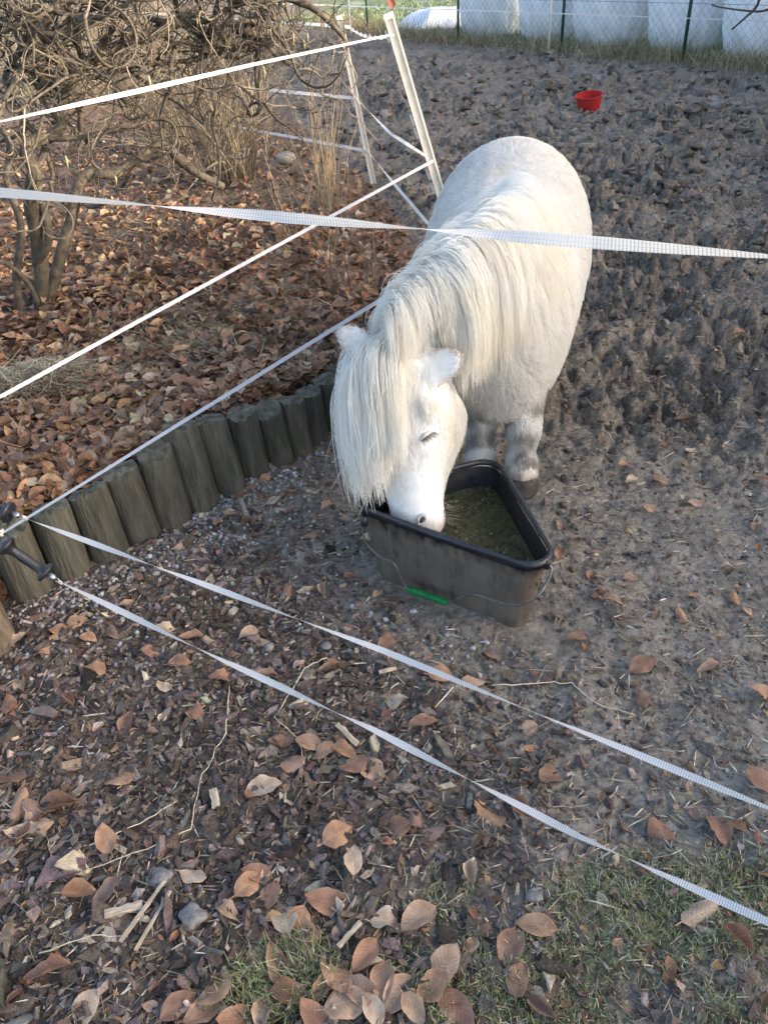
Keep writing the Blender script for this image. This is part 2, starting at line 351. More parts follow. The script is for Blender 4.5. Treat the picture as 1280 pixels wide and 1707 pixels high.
_mx = _N.new('ShaderNodeMix'); _mx.data_type = 'RGBA'; _mx.blend_type = 'MULTIPLY'; _mx.inputs[0].default_value = 1; _L.new(_src, _mx.inputs[6]); _L.new(_rp.outputs[0], _mx.inputs[7]); _L.new(_mx.outputs[2], _P.inputs['Base Color'])
M['logb'] = mat('brown_log', (.10, .078, .055), (.25, .195, .14), 14, .8, .7, 30, stretch=(4, 4, .5), detail=9)
M['logtop'] = mat('log_end_moss', (.055, .06, .034), (.19, .165, .125), 26, .9, .8, 60)
M['postwhite'] = mat('white_plastic', (.62, .58, .50), (.74, .70, .62), 12, .45, spec=.4)
M['blackplastic'] = mat('black_plastic', (.012, .013, .016), (.03, .031, .036), 30, .38, .2, 120, spec=.5)
M['metal'] = mat('zinc_metal', (.5, .5, .5), None, metal=1, rough=.35)
M['wire'] = mat('bucket_wire', (.10, .10, .10), (.22, .21, .2), 40, .45, metal=.7)
M['greenmetal'] = mat('green_post', (.012, .05, .035), (.02, .07, .05), 10, .5)
M['greenwire'] = mat('fence_wire', (.05, .075, .075), None, rough=.5)

# ================================================================== GROUND
NR, NC = 830, 610
ys = .12*np.exp(np.linspace(0, math.log(70/.12), NR))
uu = np.linspace(-1, 1, NC)
GX = (uu[None, :]*(1.35+.95*ys[:, None])); GY = np.repeat(ys[:, None], NC, 1)
GZ = H(GX, GY)
def zone_col(x, y):
    s = bed_s(x, y); fd = fence_d(x, y)
    mud = np.array([.195, .165, .130]); mulch = np.array([.118, .096, .078]); bedc = np.array([.150, .092, .060]); moss = np.array([.22, .215, .115]); mead = np.array([.13, .17, .075]); grit = np.array([.245, .224, .192])
    n = fbm(x*2.2, y*2.2, 3, 71); n2 = fbm(x*6, y*6, 3, 72)
    c = np.repeat(mud[None], x.size, 0)
    def mixin(c, d, a): return c*(1-a[:, None]) + d[None]*a[:, None]
    trod = 1-sstep(1.9, 2.7, y+.4*n)
    c = c*(1-.38*sstep(.0, .35, fbm(x*3.3, y*3.3, 3, 77)))[:, None]; c = mixin(c, grit, trod*.75)
    pale = sstep(.05, .4, fbm(x*1.3+4, y*1.3, 3, 73))*(1-sstep(1.2, 2.0, y))
    c = mixin(c, np.array([.34, .33, .31]), pale*.55*(x > .1))
    mu = sstep(.10, -.25, (x-.12) + (y-1.25)*.55*(y > 1.2) + .25*n + .1*n2)*(1-sstep(1.75, 2.0, y))
    mu = np.clip(mu, 0, 1); c = mixin(c, mulch, mu)
    mo = sstep(-.2, .3, n2+.6*n+.15)*(1-sstep(.66, .86, y-.10*np.clip(x, -.3, .6)+.08*n))*sstep(-.25, .02, x)
    c = mixin(c, moss, np.clip(mo, 0, 1)*.85)
    c = mixin(c, bedc, sstep(-.03, .1, s))
    c = mixin(c, np.array([.10, .12, .045]), sstep(-.1, .1, s)*sstep(7.2, 8.2, y)*sstep(.1, .35, n+.25)*(1-sstep(-4.8, -3.6, x)))
    c = mixin(c, mead, sstep(-.1, .5, fd))
    fr = sstep(.15, .45, fbm(x*3, y*3, 4, 75))*sstep(6, 9, y)*sstep(1.5, 4, x)*(1-sstep(-.1, .3, fd))
    c = mixin(c, np.array([.34, .36, .39]), fr*.5)
    fr2 = sstep(.0, .4, fbm(x*1.2, y*1.2, 4, 76))*sstep(.3, 1.2, fd); c = mixin(c, np.array([.36, .42, .38]), fr2*.55)
    return c
idx = np.arange(NR*NC).reshape(NR, NC)
q = np.stack([idx[:-1, :-1], idx[:-1, 1:], idx[1:, 1:], idx[1:, :-1]], -1).reshape(-1, 4)
gme = mk_mesh('ground', np.stack([GX, GY, GZ], -1).reshape(-1, 3), q, None, True, zone_col(GX.ravel(), GY.ravel()))
ground = tag(link('ground', gme, M['ground']), kind='structure')
tb = MB(); tb.add([(-600, -600, -.22), (600, -600, -.22), (600, 900, -.22), (-600, 900, -.22)], [(0, 1, 2, 3)], None, (.07, .09, .04))
tag(tb.build('terrain', M['ground'], usecol=True), kind='structure')

def on_ground(xy, lift=0):
    xy = np.asarray(xy, float).reshape(-1, 2); return np.column_stack([xy, H(xy[:, 0], xy[:, 1])+lift])

# ================================================================== TEMPLATES
def leaf_template(nu, nv, seed, L=1.0, W=.62, oak=False):
    r = np.random.default_rng(seed); u = np.linspace(0, 1, nu); v = np.linspace(-1, 1, nv)
    w = .5*W*np.sin(math.pi*np.clip(u, 0, 1)**.85)**.75
    if oak: w = w*(1+.28*np.sin(u*math.pi*7))
    wl9 = w*(1+r.normal(0, .045, nu)); wr9 = w*(1+r.normal(0, .045, nu)); wl9[[0, -1]] = .011; wr9[[0, -1]] = .011
    fold = r.uniform(0, .9) if r.uniform() < .5 else 0.0
    cup = r.uniform(.1, 1.1)*r.choice([1, 1, -1]); bend = r.uniform(-.8, .8); tw = r.uniform(-.8, .8); rip = r.uniform(.01, .06); ph = r.uniform(0, 6); side = r.uniform(-.08, .08)
    U, Vv = np.meshgrid(u, v, indexing='ij')
    X = (U-.5)*L; Y = np.where(Vv < 0, Vv*wl9[:, None], Vv*wr9[:, None]) + side*np.sin(U*math.pi)
    Z = cup*(Y**2)*2.2 + fold*np.abs(Y)*.8 + bend*(U-.5)**2*.5 + tw*(U-.5)*Y*1.2 + rip*np.sin(U*9+ph)*np.abs(Vv) + .02*r.normal(size=X.shape)*(np.abs(Vv) > .5)
    # shorten what is curled
    V = np.stack([X*(1-.2*abs(bend)), Y*(1-.18*abs(cup))*(1-.25*fold), Z], -1).reshape(-1, 3)
    i = np.arange(nu*nv).reshape(nu, nv)
    q = np.stack([i[:-1, :-1], i[1:, :-1], i[1:, 1:], i[:-1, 1:]], -1).reshape(-1, 4)
    uv = np.stack([U, Vv*.5+.5], -1).reshape(-1, 2)
    # stalk: a thin bent strip
    k = len(V); sx = -.5*L*(1-.2*abs(bend)); z0 = V[:nv, 2].mean()
    V = np.vstack([V, [(sx, -.012, z0), (sx, .012, z0), (sx-.16*L, .01, z0+.02), (sx-.16*L, -.01, z0+.02)]])
    q = np.vstack([q, [(k, k+1, k+2, k+3)]]); uv = np.vstack([uv, [(.0, .5)]*4])
    return V, q, None, uv
LT = [leaf_template(5, 4, s) for s in range(9)]
LTF = [leaf_template(5, 3, s+40) for s in range(12)]
LEAFCOL = [(.36, .215, .125), (.45, .31, .195), (.26, .145, .085), (.13, .078, .05), (.55, .44, .31), (.33, .21, .135), (.23, .17, .125)]
LEAFW = [5, 3, 4, 3, 2, 3, 2]
def chip_template(seed, flat=.22, asp=.45):
    r = np.random.default_rng(seed); k = 5
    a = np.sort(r.uniform(0, 2*math.pi, k)) if seed % 2 else np.arange(k)/k*2*math.pi+r.normal(0, .25, k)
    top = np.stack([np.cos(a)*.5*r.uniform(.75, 1.1, k), np.sin(a)*.5*asp*r.uniform(.7, 1.2, k), flat*.5*r.uniform(.5, 1.3, k)], -1)
    bot = top*np.array([1.02, 1.05, 1]); bot[:, 2] = -flat*.5
    V = np.vstack([top, bot]); q = [(i, i+k, (i+1) % k+k, (i+1) % k) for i in range(k)]
    t = [(0, i, i+1) for i in range(1, k-1)]
    return V, np.array(q), np.array(t), None
def lump_template(seed, sub=2, rough=.35):
    bm = bmesh.new(); bmesh.ops.create_icosphere(bm, subdivisions=sub, radius=.5)
    V = np.array([v.co[:] for v in bm.verts]); t = np.array([[v.index for v in f.verts] for f in bm.faces]); bm.free()
    r = np.random.default_rng(seed); d = np.zeros(len(V))
    for k in range(6):
        a = r.normal(size=3); a /= np.linalg.norm(a); d += rough/3*np.sin(V@a*r.uniform(4, 13)+r.uniform(0, 6))
    return V*(1+d)[:, None]*np.array([1, .85, .65]), None, t, None
CH = [chip_template(s) for s in range(10)]; PB = [lump_template(s, 1, .18) for s in range(6)]; CL = [lump_template(s+20, 2, .55) for s in range(8)]
def blade_template(seed, n=3, bend=.5, w=.03):
    r = np.random.default_rng(seed); t = np.linspace(0, 1, n); b = bend*r.uniform(.4, 1.4)
    X = b*t**2; Z = t*(1-.25*b*t); W = w*(1-t*.85)
    V = np.concatenate([np.stack([X, -W, Z], -1), np.stack([X, W, Z], -1)]); q = np.array([(i, i+1, n+i+1, n+i) for i in range(n-1)])
    return V, q, None, None
BL = [blade_template(s) for s in range(6)]; BLD = [blade_template(s, 5, 1.2, .012) for s in range(6)]

# things that stand on the ground and keep litter out
BUCK = np.array([(-.145, 1.790), (.425, 1.365), (.335, 1.925)])
def in_bucket(x, y, g=.01):
    c = BUCK.mean(0); ins = np.ones(np.shape(x), bool)
    for i in range(3):
        a, b = BUCK[i], BUCK[(i+1) % 3]; e = b-a; ins &= (e[0]*(y-a[1])-e[1]*(x-a[0])) > -g*np.linalg.norm(e)
    return ins
def rand_view(n, y0, y1, lo=-.62, hi=.62, p=1.0):
    """random ground points: x within a fan lo..hi of the distance, denser near"""
    y = np.exp(RNG.uniform(math.log(y0), math.log(y1), n)) if p else RNG.uniform(y0, y1, n)
    x = RNG.uniform(lo, hi, n)*(y*.807+.9)
    return x, y

# ------------------------------------------------------------------ soil clods
n = 3400; x, y = rand_view(n, 1.9, 12, -.3, .75); s = bed_s(x, y); k = (s < -.08) & (fence_d(x, y) < -.3) & ~in_bucket(x, y, .03) & (RNG.uniform(0, 1, n) < np.clip((y-1.5)*.6, .15, 1))
x, y = x[k], y[k]; n = len(x); S = np.minimum(np.exp(RNG.normal(math.log(.025), .55, n)), .05)*np.clip(.55+.25*(y-1.9), .5, 1.7)
tag(scatter('soil_clods', CL, on_ground(np.column_stack([x, y]), 0)+np.column_stack([0*x, 0*x, S*.0]), rotmats(n, .8), S*1.15,
    pal(n, [(.160, .138, .112), (.20, .172, .140), (.12, .104, .086)], None, .18), M['clod'], False),
    'grey brown clods of trampled soil strewn over the muddy paddock', 'soil', kind='stuff')
n = 17500; x, y = rand_view(n, .55, 6.0, -.35, .75); k = (bed_s(x, y) < -.05) & ~in_bucket(x, y, .02) & ((x > -.1) | (y > 1.6)); x, y = x[k], y[k]; n = len(x); S = np.exp(RNG.normal(math.log(.0075), .5, n))*np.clip(.6+.4*y, .7, 2.2)
tag(scatter('soil_crumbs', PB, on_ground(np.column_stack([x, y]), 0), rotmats(n, 1.0), np.column_stack([S*RNG.uniform(.8, 1.6, n), S, S*RNG.uniform(.4, 1, n)]),
    pal(n, [(.17, .155, .133), (.13, .116, .10), (.095, .083, .072), (.27, .25, .22), (.15, .105, .075)], [5, 5, 4, 2, 2], .2), M['clod'], False),
    'fine crumbs of dry grey soil over the trodden ground', 'soil', kind='stuff')
n = 2600; x, y = rand_view(n, 5.0, 13.5, -.25, .75); k = (bed_s(x, y) < -.15) & (fence_d(x, y) < -.35); x, y = x[k], y[k]; n = len(x); S = np.clip(np.exp(RNG.normal(math.log(.085), .4, n)), .04, .17)
tag(scatter('soil_clods', CL, on_ground(np.column_stack([x, y]), -.01), rotmats(n, .5), np.column_stack([S, S*RNG.uniform(.6, 1, n), S*RNG.uniform(.35, .7, n)]), pal(n, [(.160, .138, .112), (.20, .172, .140), (.12, .104, .086)], None, .18), M['clod'], True),
    'larger trampled soil clods across the far half of the paddock', 'soil', kind='stuff')
# ------------------------------------------------------------------ bark mulch
n = 23000; x = RNG.uniform(-1.5, .75, n); y = .35+1.75*RNG.uniform(0, 1, n)**1.25
d = (x-.10)+(y-1.2)*.6*(y > 1.2)+.35*fbm(x*2, y*2, 3, 71); k = (bed_s(x, y) < -.02) & (RNG.uniform(0, 1, n) < np.clip(.55-d*1.6, .05, 1)) & ~in_bucket(x, y, .0)
x, y = x[k], y[k]; n = len(x); S = np.exp(RNG.normal(math.log(.0205), .45, n)); SS = np.column_stack([S*RNG.uniform(.8, 1.5, n), S*RNG.uniform(.7, 1.4, n), S*RNG.uniform(.6, 1.2, n)])
tag(scatter('bark_mulch', CH, on_ground(np.column_stack([x, y]))+np.column_stack([0*x, 0*x, RNG.uniform(0, .007, n)]), rotmats(n, .45), SS,
    pal(n, [(.135, .102, .082), (.082, .062, .051), (.195, .157, .132), (.128, .110, .098), (.27, .23, .205), (.48, .40, .30)], [6, 3.5, 4.5, 4, 2.4, 1.0], .25), M['chip']),
    'dark brown bark mulch covering the path in the foreground', 'mulch', kind='stuff')
# pale splinters and straw bits through the mulch
n = 10000; x, y = rand_view(n, .45, 7.5, -.62, .7); k = (bed_s(x, y) < -.03) & ~in_bucket(x, y); x, y = x[k], y[k]; n = len(x)
L_ = np.exp(RNG.normal(math.log(.030), .55, n)); SS = np.column_stack([L_, np.full(n, .005)*RNG.uniform(.3, 1.3, n), np.full(n, .012)])
tag(scatter('straw_bits', CH, on_ground(np.column_stack([x, y]), .004), rotmats(n, .22), SS, pal(n, [(.45, .37, .26), (.32, .26, .19), (.20, .15, .11), (.60, .55, .45)], [3, 3, 3, 2]), M['straw']),
    'short pale straw bits and splinters scattered through the mulch', 'straw', kind='stuff')
# ------------------------------------------------------------------ gravel strip at the foot of the logs
n = 3600; t = RNG.uniform(-.1, 1.08, n); w = np.abs(RNG.normal(0, .13, n)); A_ = np.array([-1.12, 1.73]); B_ = np.array([-.105, 2.73]); e = (B_-A_)/np.linalg.norm(B_-A_); nn = np.array([e[1], -e[0]])
xy = A_+t[:, None]*(B_-A_)+nn*(.05+w)[:, None]; k = (RNG.uniform(0, 1, n) < .45+.9*fbm(xy[:, 0]*3, xy[:, 1]*3, 2, 5)) & ~in_bucket(xy[:, 0], xy[:, 1], .02); xy = xy[k]
n2 = 500; xe = RNG.uniform(-.8, .3, n2); ye = RNG.uniform(1.35, 2.3, n2); k = (bed_s(xe, ye) < -.05) & ~in_bucket(xe, ye, .02); xy = np.vstack([xy, np.column_stack([xe, ye])[k]])
n = len(xy); S = np.exp(RNG.normal(math.log(.0135), .28, n))
tag(scatter('gravel', PB, on_ground(xy, .003), rotmats(n, 1.0), S, pal(n, [(.36, .355, .35), (.25, .245, .24), (.43, .42, .41), (.15, .145, .135), (.32, .28, .24)], [4, 4, 1.6, 4, 2], .18), M['pebble'], True),
    'small grey gravel pebbles along the foot of the log edging', 'gravel', kind='stuff')

# ================================================================== LOG EDGING
logs = tag(empty('log_edging', (-.6, 2.0, 0)), 'row of leaning weathered grey log palisades holding back the leaf bed', 'edging')
def make_log(base, top, r, m, seed, parent, nameit='log', mossy=True):
    rr = np.random.default_rng(seed); base = np.array(base, float); top = np.array(top, float); ax = (top-base); Lh = np.linalg.norm(ax); ax /= Lh
    a = np.cross(ax, [0, 1, 0]); a /= np.linalg.norm(a); b = np.cross(ax, a); K = 32; ph = np.arange(K)/K*2*math.pi
    prof = 1+.035*np.sin(ph*2+rr.uniform(0, 6))+.02*np.sin(ph*5+rr.uniform(0, 6)); cr = rr.integers(0, K, 2); prof[cr] -= .045
    ts = [-.12, 0, .25, .5, .75, .93, .985, 1.0]; sc = np.array([1.03, 1.02, 1.0, 1.0, .99, .985, .98, .955])*.97
    rings = []
    sl = rr.normal(0, .007, 2)
    for t, s_ in zip(ts, sc):
        p = prof*(1+rr.normal(0, .006, K))
        ring = base+ax*(t*Lh)+r*s_*(np.cos(ph)*p)[:, None]*a+r*s_*(np.sin(ph)*p)[:, None]*b
        if t > .9: ring = ring+ax*((np.cos(ph)*sl[0]+np.sin(ph)*sl[1])[:, None]+rr.normal(0, .002, K)[:, None])
        rings.append(ring)
    ring = np.array(rings); ring[-1] += ax*rr.normal(0, .003, (K, 1))
    o_ = np.array(parent.location)
    mb = MB(); mb.loft(ring-o_, False); lo = mb.build(nameit, m, parent, True)
    mb = MB(); T0 = ring[-1]; cc9 = T0.mean(0); pts = [cc9+(T0-cc9)*f+ax*(.004*rr.normal(size=(K, 1))*(f < .95)+.003*(1-f)) for f in (1.0, .72, .38)]
    mb.loft(np.array(pts)-o_, False); V = pts[-1]-o_; mb.add(np.vstack([V, V.mean(0)]), None, [(i, (i+1) % K, K) for i in range(K)])
    mb.build('end_grain', M['logtop'], lo, True)
    return lo
LB = [(-1.055, 1.790, .23, .01, .060), (-.958, 1.868, .23, .012, .058), (-.862, 1.945, .235, .012, .058), (-.773, 2.022, .24, .022, .057), (-.685, 2.096, .255, .022, .056), (-.600, 2.178, .292, .05, .057), (-.519, 2.266, .262, .03, .055),
      (-.441, 2.342, .24, .015, .053), (-.363, 2.418, .20, .012, .052), (-.290, 2.487, .198, .008, .049), (-.228, 2.555, .19, .008, .048), (-.172, 2.632, .198, .006, .049), (-.115, 2.712, .20, .006, .049), (-.06, 2.79, .20, .006, .049)]
for i, (bx, by, h9, l9, r9) in enumerate(LB):
    make_log((bx, by, 0), (bx-.7*l9+RNG.normal(0, .004), by+.7*l9+RNG.normal(0, .004), h9), r9*1.045, M['log'], i, logs)
wl_ = make_log((-1.085, 1.565, -.02), (-1.11, 1.60, .24), .062, M['logb'], 77, logs)
wl_['label'] = 'browner freshly weathered log nearest the camera'

# ================================================================== FALLEN LEAVES
# bed litter, as one mass
n = 34000; x, y = rand_view(n, 1.45, 9.5, -.85, .2); s = bed_s(x, y); k = s > .02; x, y = x[k], y[k]; n = len(x)
dens = np.clip(.70+.9*fbm(x*1.1, y*1.1, 3, 51), .12, 1)*np.where(y > 4.5, .75, 1); k = RNG.uniform(0, 1, n) < dens; x, y = x[k], y[k]; n = len(x)
ye = RNG.uniform(1.75, 2.85, 1300); xe = np.interp(ye, BY, BX)-RNG.uniform(.10, .40, 1300); x = np.concatenate([x, xe]); y = np.concatenate([y, ye]); n = len(x)
P = on_ground(np.column_stack([x, y])); P[:, 2] += RNG.uniform(.002, .045, n); S = RNG.uniform(.045, .085, n)
nearl = y < 2.9; tag(scatter('leaf_litter', LT, P[nearl], rotmats(int(nearl.sum()), .6), S[nearl], pal(int(nearl.sum()), LEAFCOL, LEAFW), M['leaf'], True), 'deep litter of curled beech leaves on the near part of the raised bed', 'leaf litter', kind='stuff')
P, S = P[~nearl], S[~nearl]; n = len(P)
tag(scatter('leaf_litter', LTF, P, rotmats(n, .6), S, pal(n, LEAFCOL, LEAFW), M['leaf'], True), 'deep litter of brown beech leaves covering the raised bed', 'leaf litter', kind='stuff')
# small leaf scraps across the soil
n = 1500; x, y = rand_view(n, .5, 7, -.6, .75); k = (bed_s(x, y) < -.03) & ~in_bucket(x, y, .02) & (fence_d(x, y) < -.4); x, y = x[k], y[k]; n = len(x)
P = on_ground(np.column_stack([x, y]), .006); S = RNG.uniform(.012, .038, n)
tag(scatter('leaf_scraps', LTF, P, rotmats(n, .45), S, pal(n, LEAFCOL, [3, 2, 4, 4, 1, 3, 4]), M['leaf'], True), 'small torn scraps of brown leaf strewn over the soil', 'leaf litter', kind='stuff')
# leaves one can point at
HERO = [(mx, my) for mx, my in ((280, 1055), (320, 1062), (415, 1060), (445, 1130), (275, 1145), (328, 1192), (160, 1120), (35, 1140), (215, 1210), (120, 1170), (200, 1300), (183, 1405), (325, 1465), (50, 1355), (64, 1378), (88, 1340), (40, 1390), (160, 1350), (135, 1492), (182, 1490), (82, 1622), (430, 1462), (545, 1507), (490, 1550), (440, 1582), (468, 1606), (505, 1588), (380, 1522), (645, 1545), (565, 1400), (420, 1480), (592, 1442), (490, 1277), (540, 1258), (470, 1232), (590, 1280), (440, 1320), (550, 1115), (355, 1655), (485, 1662), (540, 1652), (580, 1682), (622, 1688), (665, 1662), (720, 1652), (300, 1682), (760, 1692), (340, 1700), (390, 1697), (455, 1498), (820, 1088), (735, 1132), (790, 1140), (705, 1212), (882, 1215), (912, 1296), (815, 1360), (875, 1360), (712, 1392), (690, 1368), (662, 1388), (785, 1463), (1105, 1388), (1197, 1384), (1165, 1524), (1226, 1570), (893, 1547), (852, 1585), (865, 1638), (905, 1685), (745, 1617), (698, 1537), (1070, 1167), (1135, 1027), (1211, 946), (1070, 1115), (1266, 1162), (1268, 1312), (1052, 968), (1003, 988), (935, 876), (1040, 780), (1052, 802), (1198, 680), (1190, 662), (1140, 690), (545, 850), (512, 896), (585, 965), (607, 958), (400, 832), (432, 826), (470, 850), (440, 802), (412, 872), (385, 860), (455, 838), (425, 850), (365, 870), (420, 812), (318, 892), (298, 912), (230, 968), (212, 1008), (130, 1045), (60, 1030), (100, 1060), (150, 1070), (185, 1062), (30, 1075), (75, 1090), (540, 985), (610, 905), (480, 985), (1100, 800), (1262, 722), (1158, 840), (930, 930), (985, 958), (1225, 1000), (960, 1062), (1180, 1115), (1260, 880), (1095, 610), (1195, 602), (1080, 850), (1230, 560), (1005, 700), (1060, 660), (1270, 800), (1150, 760), (1020, 1010), (648, 1075), (100, 1270), (20, 1300), (15, 1180), (260, 1090), (300, 1110), (370, 1130), (660, 1170), (450, 1555), (478, 1530), (512, 1560), (430, 1610), (610, 1600), (640, 1640), (600, 1655), (560, 1630), (690, 1690), (525, 1695), (440, 1690), (150, 1690), (60, 1380), (110, 1345), (35, 1345), (480, 1300), (515, 1245), (575, 1262), (620, 1290))]
HL = [leaf_template(9, 7, s+100) for s in range(14)]; OAK = leaf_template(13, 7, 300, W=.6, oak=True)
cls = {}
def leaf_obj(xy, size, i, zoff, oak=False, label=None, group=None, tilt=.18):
    key = ('oak',) if oak else (RNG.integers(0, len(HL)), RNG.integers(0, 7))
    if key not in cls:
        V, q, t, uv = OAK if oak else HL[key[0]]
        c = np.array((.46, .28, .16) if oak else [(.43, .275, .18), (.49, .345, .24), (.34, .20, .135), (.47, .285, .175), (.27, .165, .115), (.56, .44, .33), (.32, .22, .17)][key[1]])
        me = mk_mesh('fallen_leaf', V, q, t, True, np.tile(c, (len(V), 1)), uv); me.materials.append(M['bigleaf']); cls[key] = me
    o = bpy.data.objects.new('fallen_leaf', cls[key]); COL.objects.link(o)
    p = on_ground([xy])[0]; o.location = (p[0], p[1], p[2]+zoff); o.scale = (size, size*RNG.uniform(.85, 1.15), size)
    o.rotation_euler = (RNG.normal(0, tilt), RNG.normal(0, tilt), RNG.uniform(0, 6.28))
    tag(o, label, 'leaf', group); o['_c'] = -1 if oak else int(key[1]); return o
G_M = 'leaves lying on the mulch path'; G_S = 'leaves lying on the bare soil'; G_B = 'leaves on the raised bed'
cnt = 0
def classify(xy):
    x_, y_ = xy
    if bed_s(np.array([x_]), np.array([y_]))[0] > 0: return 'curled brown beech leaf in the litter behind the log edging', G_B
    e_ = abs(bed_s(np.array([x_]), np.array([y_]))[0])
    if e_ < .22 and y_ > 1.4: return 'fallen brown leaf on the gravel at the foot of the logs', 'leaves at the foot of the logs'
    if x_ < .12 and y_ < 1.75: return 'fallen tan beech leaf lying on dark bark mulch', G_M
    if y_ < 1.35: return 'fallen tan leaf lying on the mossy soil right of the mulch', 'leaves on the mossy soil'
    return 'fallen leaf lying on grey trampled soil right of the pony', G_S
heroes = []
for i, (px, py) in enumerate(HERO):
    p = atz(px, py, 0.01)
    if in_bucket(p[0], p[1], .0): continue
    oak = (px, py) == (815, 1360); lb, g = classify(p[:2])
    if oak: lb, g = 'lobed oak leaf below the lowest white tape, tan and notched', None
    o = leaf_obj(p[:2], RNG.uniform(.066, .092) if py > 1280 else RNG.uniform(.056, .080) if py > 1000 else RNG.uniform(.048, .066), i, RNG.uniform(.008, .016), oak, lb, g); cnt += 1
    if not oak and g != G_B: heroes.append((o, px, py, g))
CW = ['tan', 'pale tan', 'reddish brown', 'orange brown', 'dark brown', 'cream', 'dull purplish']
ORD = ['', 'second', 'third', 'fourth', 'fifth', 'sixth', 'seventh', 'eighth', 'ninth', 'tenth', 'eleventh', 'twelfth']
bins = {}
for o, px, py, g in heroes:
    if g == G_M or (g == 'leaves on the mossy soil' and px < 700): zn = 'at the bottom edge of the mulch' if py > 1560 else 'on the lower mulch' if py > 1400 else 'on the middle mulch' if py > 1220 else 'on the upper mulch'
    elif g == 'leaves at the foot of the logs': zn = 'on the gravel by the logs'
    elif py > 1330: zn = 'on the mossy soil at lower right'
    elif py > 1000: zn = 'on the grey soil below the bucket'
    else: zn = 'on the soil right of the pony' if px > 880 else 'between the logs and the bucket'
    bins.setdefault((zn, CW[o['_c']]), []).append((px, o))
for (zn, cw), ls in bins.items():
    ls.sort(key=lambda q9: q9[0])
    for k9, (px, o) in enumerate(ls):
        o['label'] = 'fallen %s leaf %s%s' % (cw, zn, '' if len(ls) == 1 else ', leftmost such' if k9 == 0 else ', %s such from left' % ORD[k9])
# nearest leaves of the bed
x, y = rand_view(900, 1.6, 3.2, -.75, .0); k = bed_s(x, y) > .14; x, y = x[k][:165], y[k][:165]
for i in range(len(x)):
    lb, g = classify((x[i], y[i])); leaf_obj((x[i], y[i]), RNG.uniform(.06, .085), i, RNG.uniform(.03, .05), False, lb, g, .4); cnt += 1

def spline(P_, m=6):
    P_ = np.asarray(P_, float); ext = np.vstack([2*P_[0]-P_[1], P_, 2*P_[-1]-P_[-2]]); out = []
    for i in range(len(P_)-1):
        p0, p1, p2, p3 = ext[i:i+4]
        for t in np.linspace(0, 1, m, endpoint=False): out.append(.5*((2*p1)+(-p0+p2)*t+(2*p0-5*p1+4*p2-p3)*t*t+(-p0+3*p1-3*p2+p3)*t**3))
    out.append(P_[-1]); return np.array(out)
spline_ = spline
# ================================================================== PONY
def unit(v): v = np.asarray(v, float); return v/np.linalg.norm(v)
pony = tag(empty('pony', (.40, 2.3, 0)), 'shaggy white miniature pony lowering its head into the black corner bucket', 'pony')
PO = np.array(pony.location)
pb = MB()
KR = 28; PH = np.arange(KR)/KR*2*math.pi
def ring(c, r, u, hw, hu, hd, p=1.0):
    c = np.asarray(c, float); cs, sn = np.cos(PH), np.sin(PH)
    X = np.sign(cs)*np.abs(cs)**p*hw; Y = np.where(sn > 0, hu, hd)*np.sign(sn)*np.abs(sn)**p
    return c+X[:, None]*np.asarray(r)+Y[:, None]*np.asarray(u)
def smooth_rings(spec, m=4):
    """spec rows: c(3), r(3), u(3), hw, hu, hd -> resampled along a Catmull-Rom spline"""
    A = np.array([np.concatenate([np.ravel(x) for x in row]) for row in spec]); out = []
    n = len(A); ext = np.vstack([2*A[0]-A[1], A, 2*A[-1]-A[-2]])
    for i in range(n-1):
        p0, p1, p2, p3 = ext[i:i+4]
        for t in np.linspace(0, 1, m, endpoint=False):
            out.append(.5*((2*p1)+(-p0+p2)*t+(2*p0-5*p1+4*p2-p3)*t*t+(-p0+3*p1-3*p2+p3)*t**3))
    out.append(A[-1])
    return [ring(o[0:3], unit(o[3:6]), unit(o[6:9]), max(o[9], .005), max(o[10], .005), max(o[11], .005)) for o in out]
LAT = np.array([.95, -.31, 0]); UPV = np.array([0, 0, 1.0])
body = [((.335, 2.00, .53), .05, .05, .06), ((.345, 2.05, .53), .125, .16, .22), ((.365, 2.17, .54), .20, .26, .285), ((.405, 2.36, .555), .240, .28, .30), ((.455, 2.58, .56), .268, .27, .285),
        ((.51, 2.80, .57), .285, .275, .26), ((.555, 2.98, .595), .275, .29, .23), ((.60, 3.12, .60), .235, .26, .22), ((.635, 3.215, .59), .15, .18, .18), ((.65, 3.255, .58), .05, .06, .06)]
pb.loft(smooth_rings([(c, LAT, UPV, a, b, d) for c, a, b, d in body]))
# neck
nk = [((.40, 2.42, .62), .17, .19, .2), ((.35, 2.27, .655), .165, .185, .22), ((.27, 2.14, .665), .14, .165, .20), ((.185, 2.045, .65), .118, .14, .165), ((.115, 1.985, .62), .10, .115, .13), ((.07, 1.955, .585), .08, .085, .1)]
cs_ = np.array([c for c, *_ in nk]); tg = np.gradient(cs_, axis=0)
spec = []
for (c, a, b, d), t in zip(nk, tg):
    t = unit(t); l = unit(np.cross(t, UPV)); l = l if l[0] > 0 else -l; u = unit(np.cross(l, t)); u = u if u[2] > 0 else -u; spec.append((c, l, u, a, b, d))
pb.loft(smooth_rings(spec))
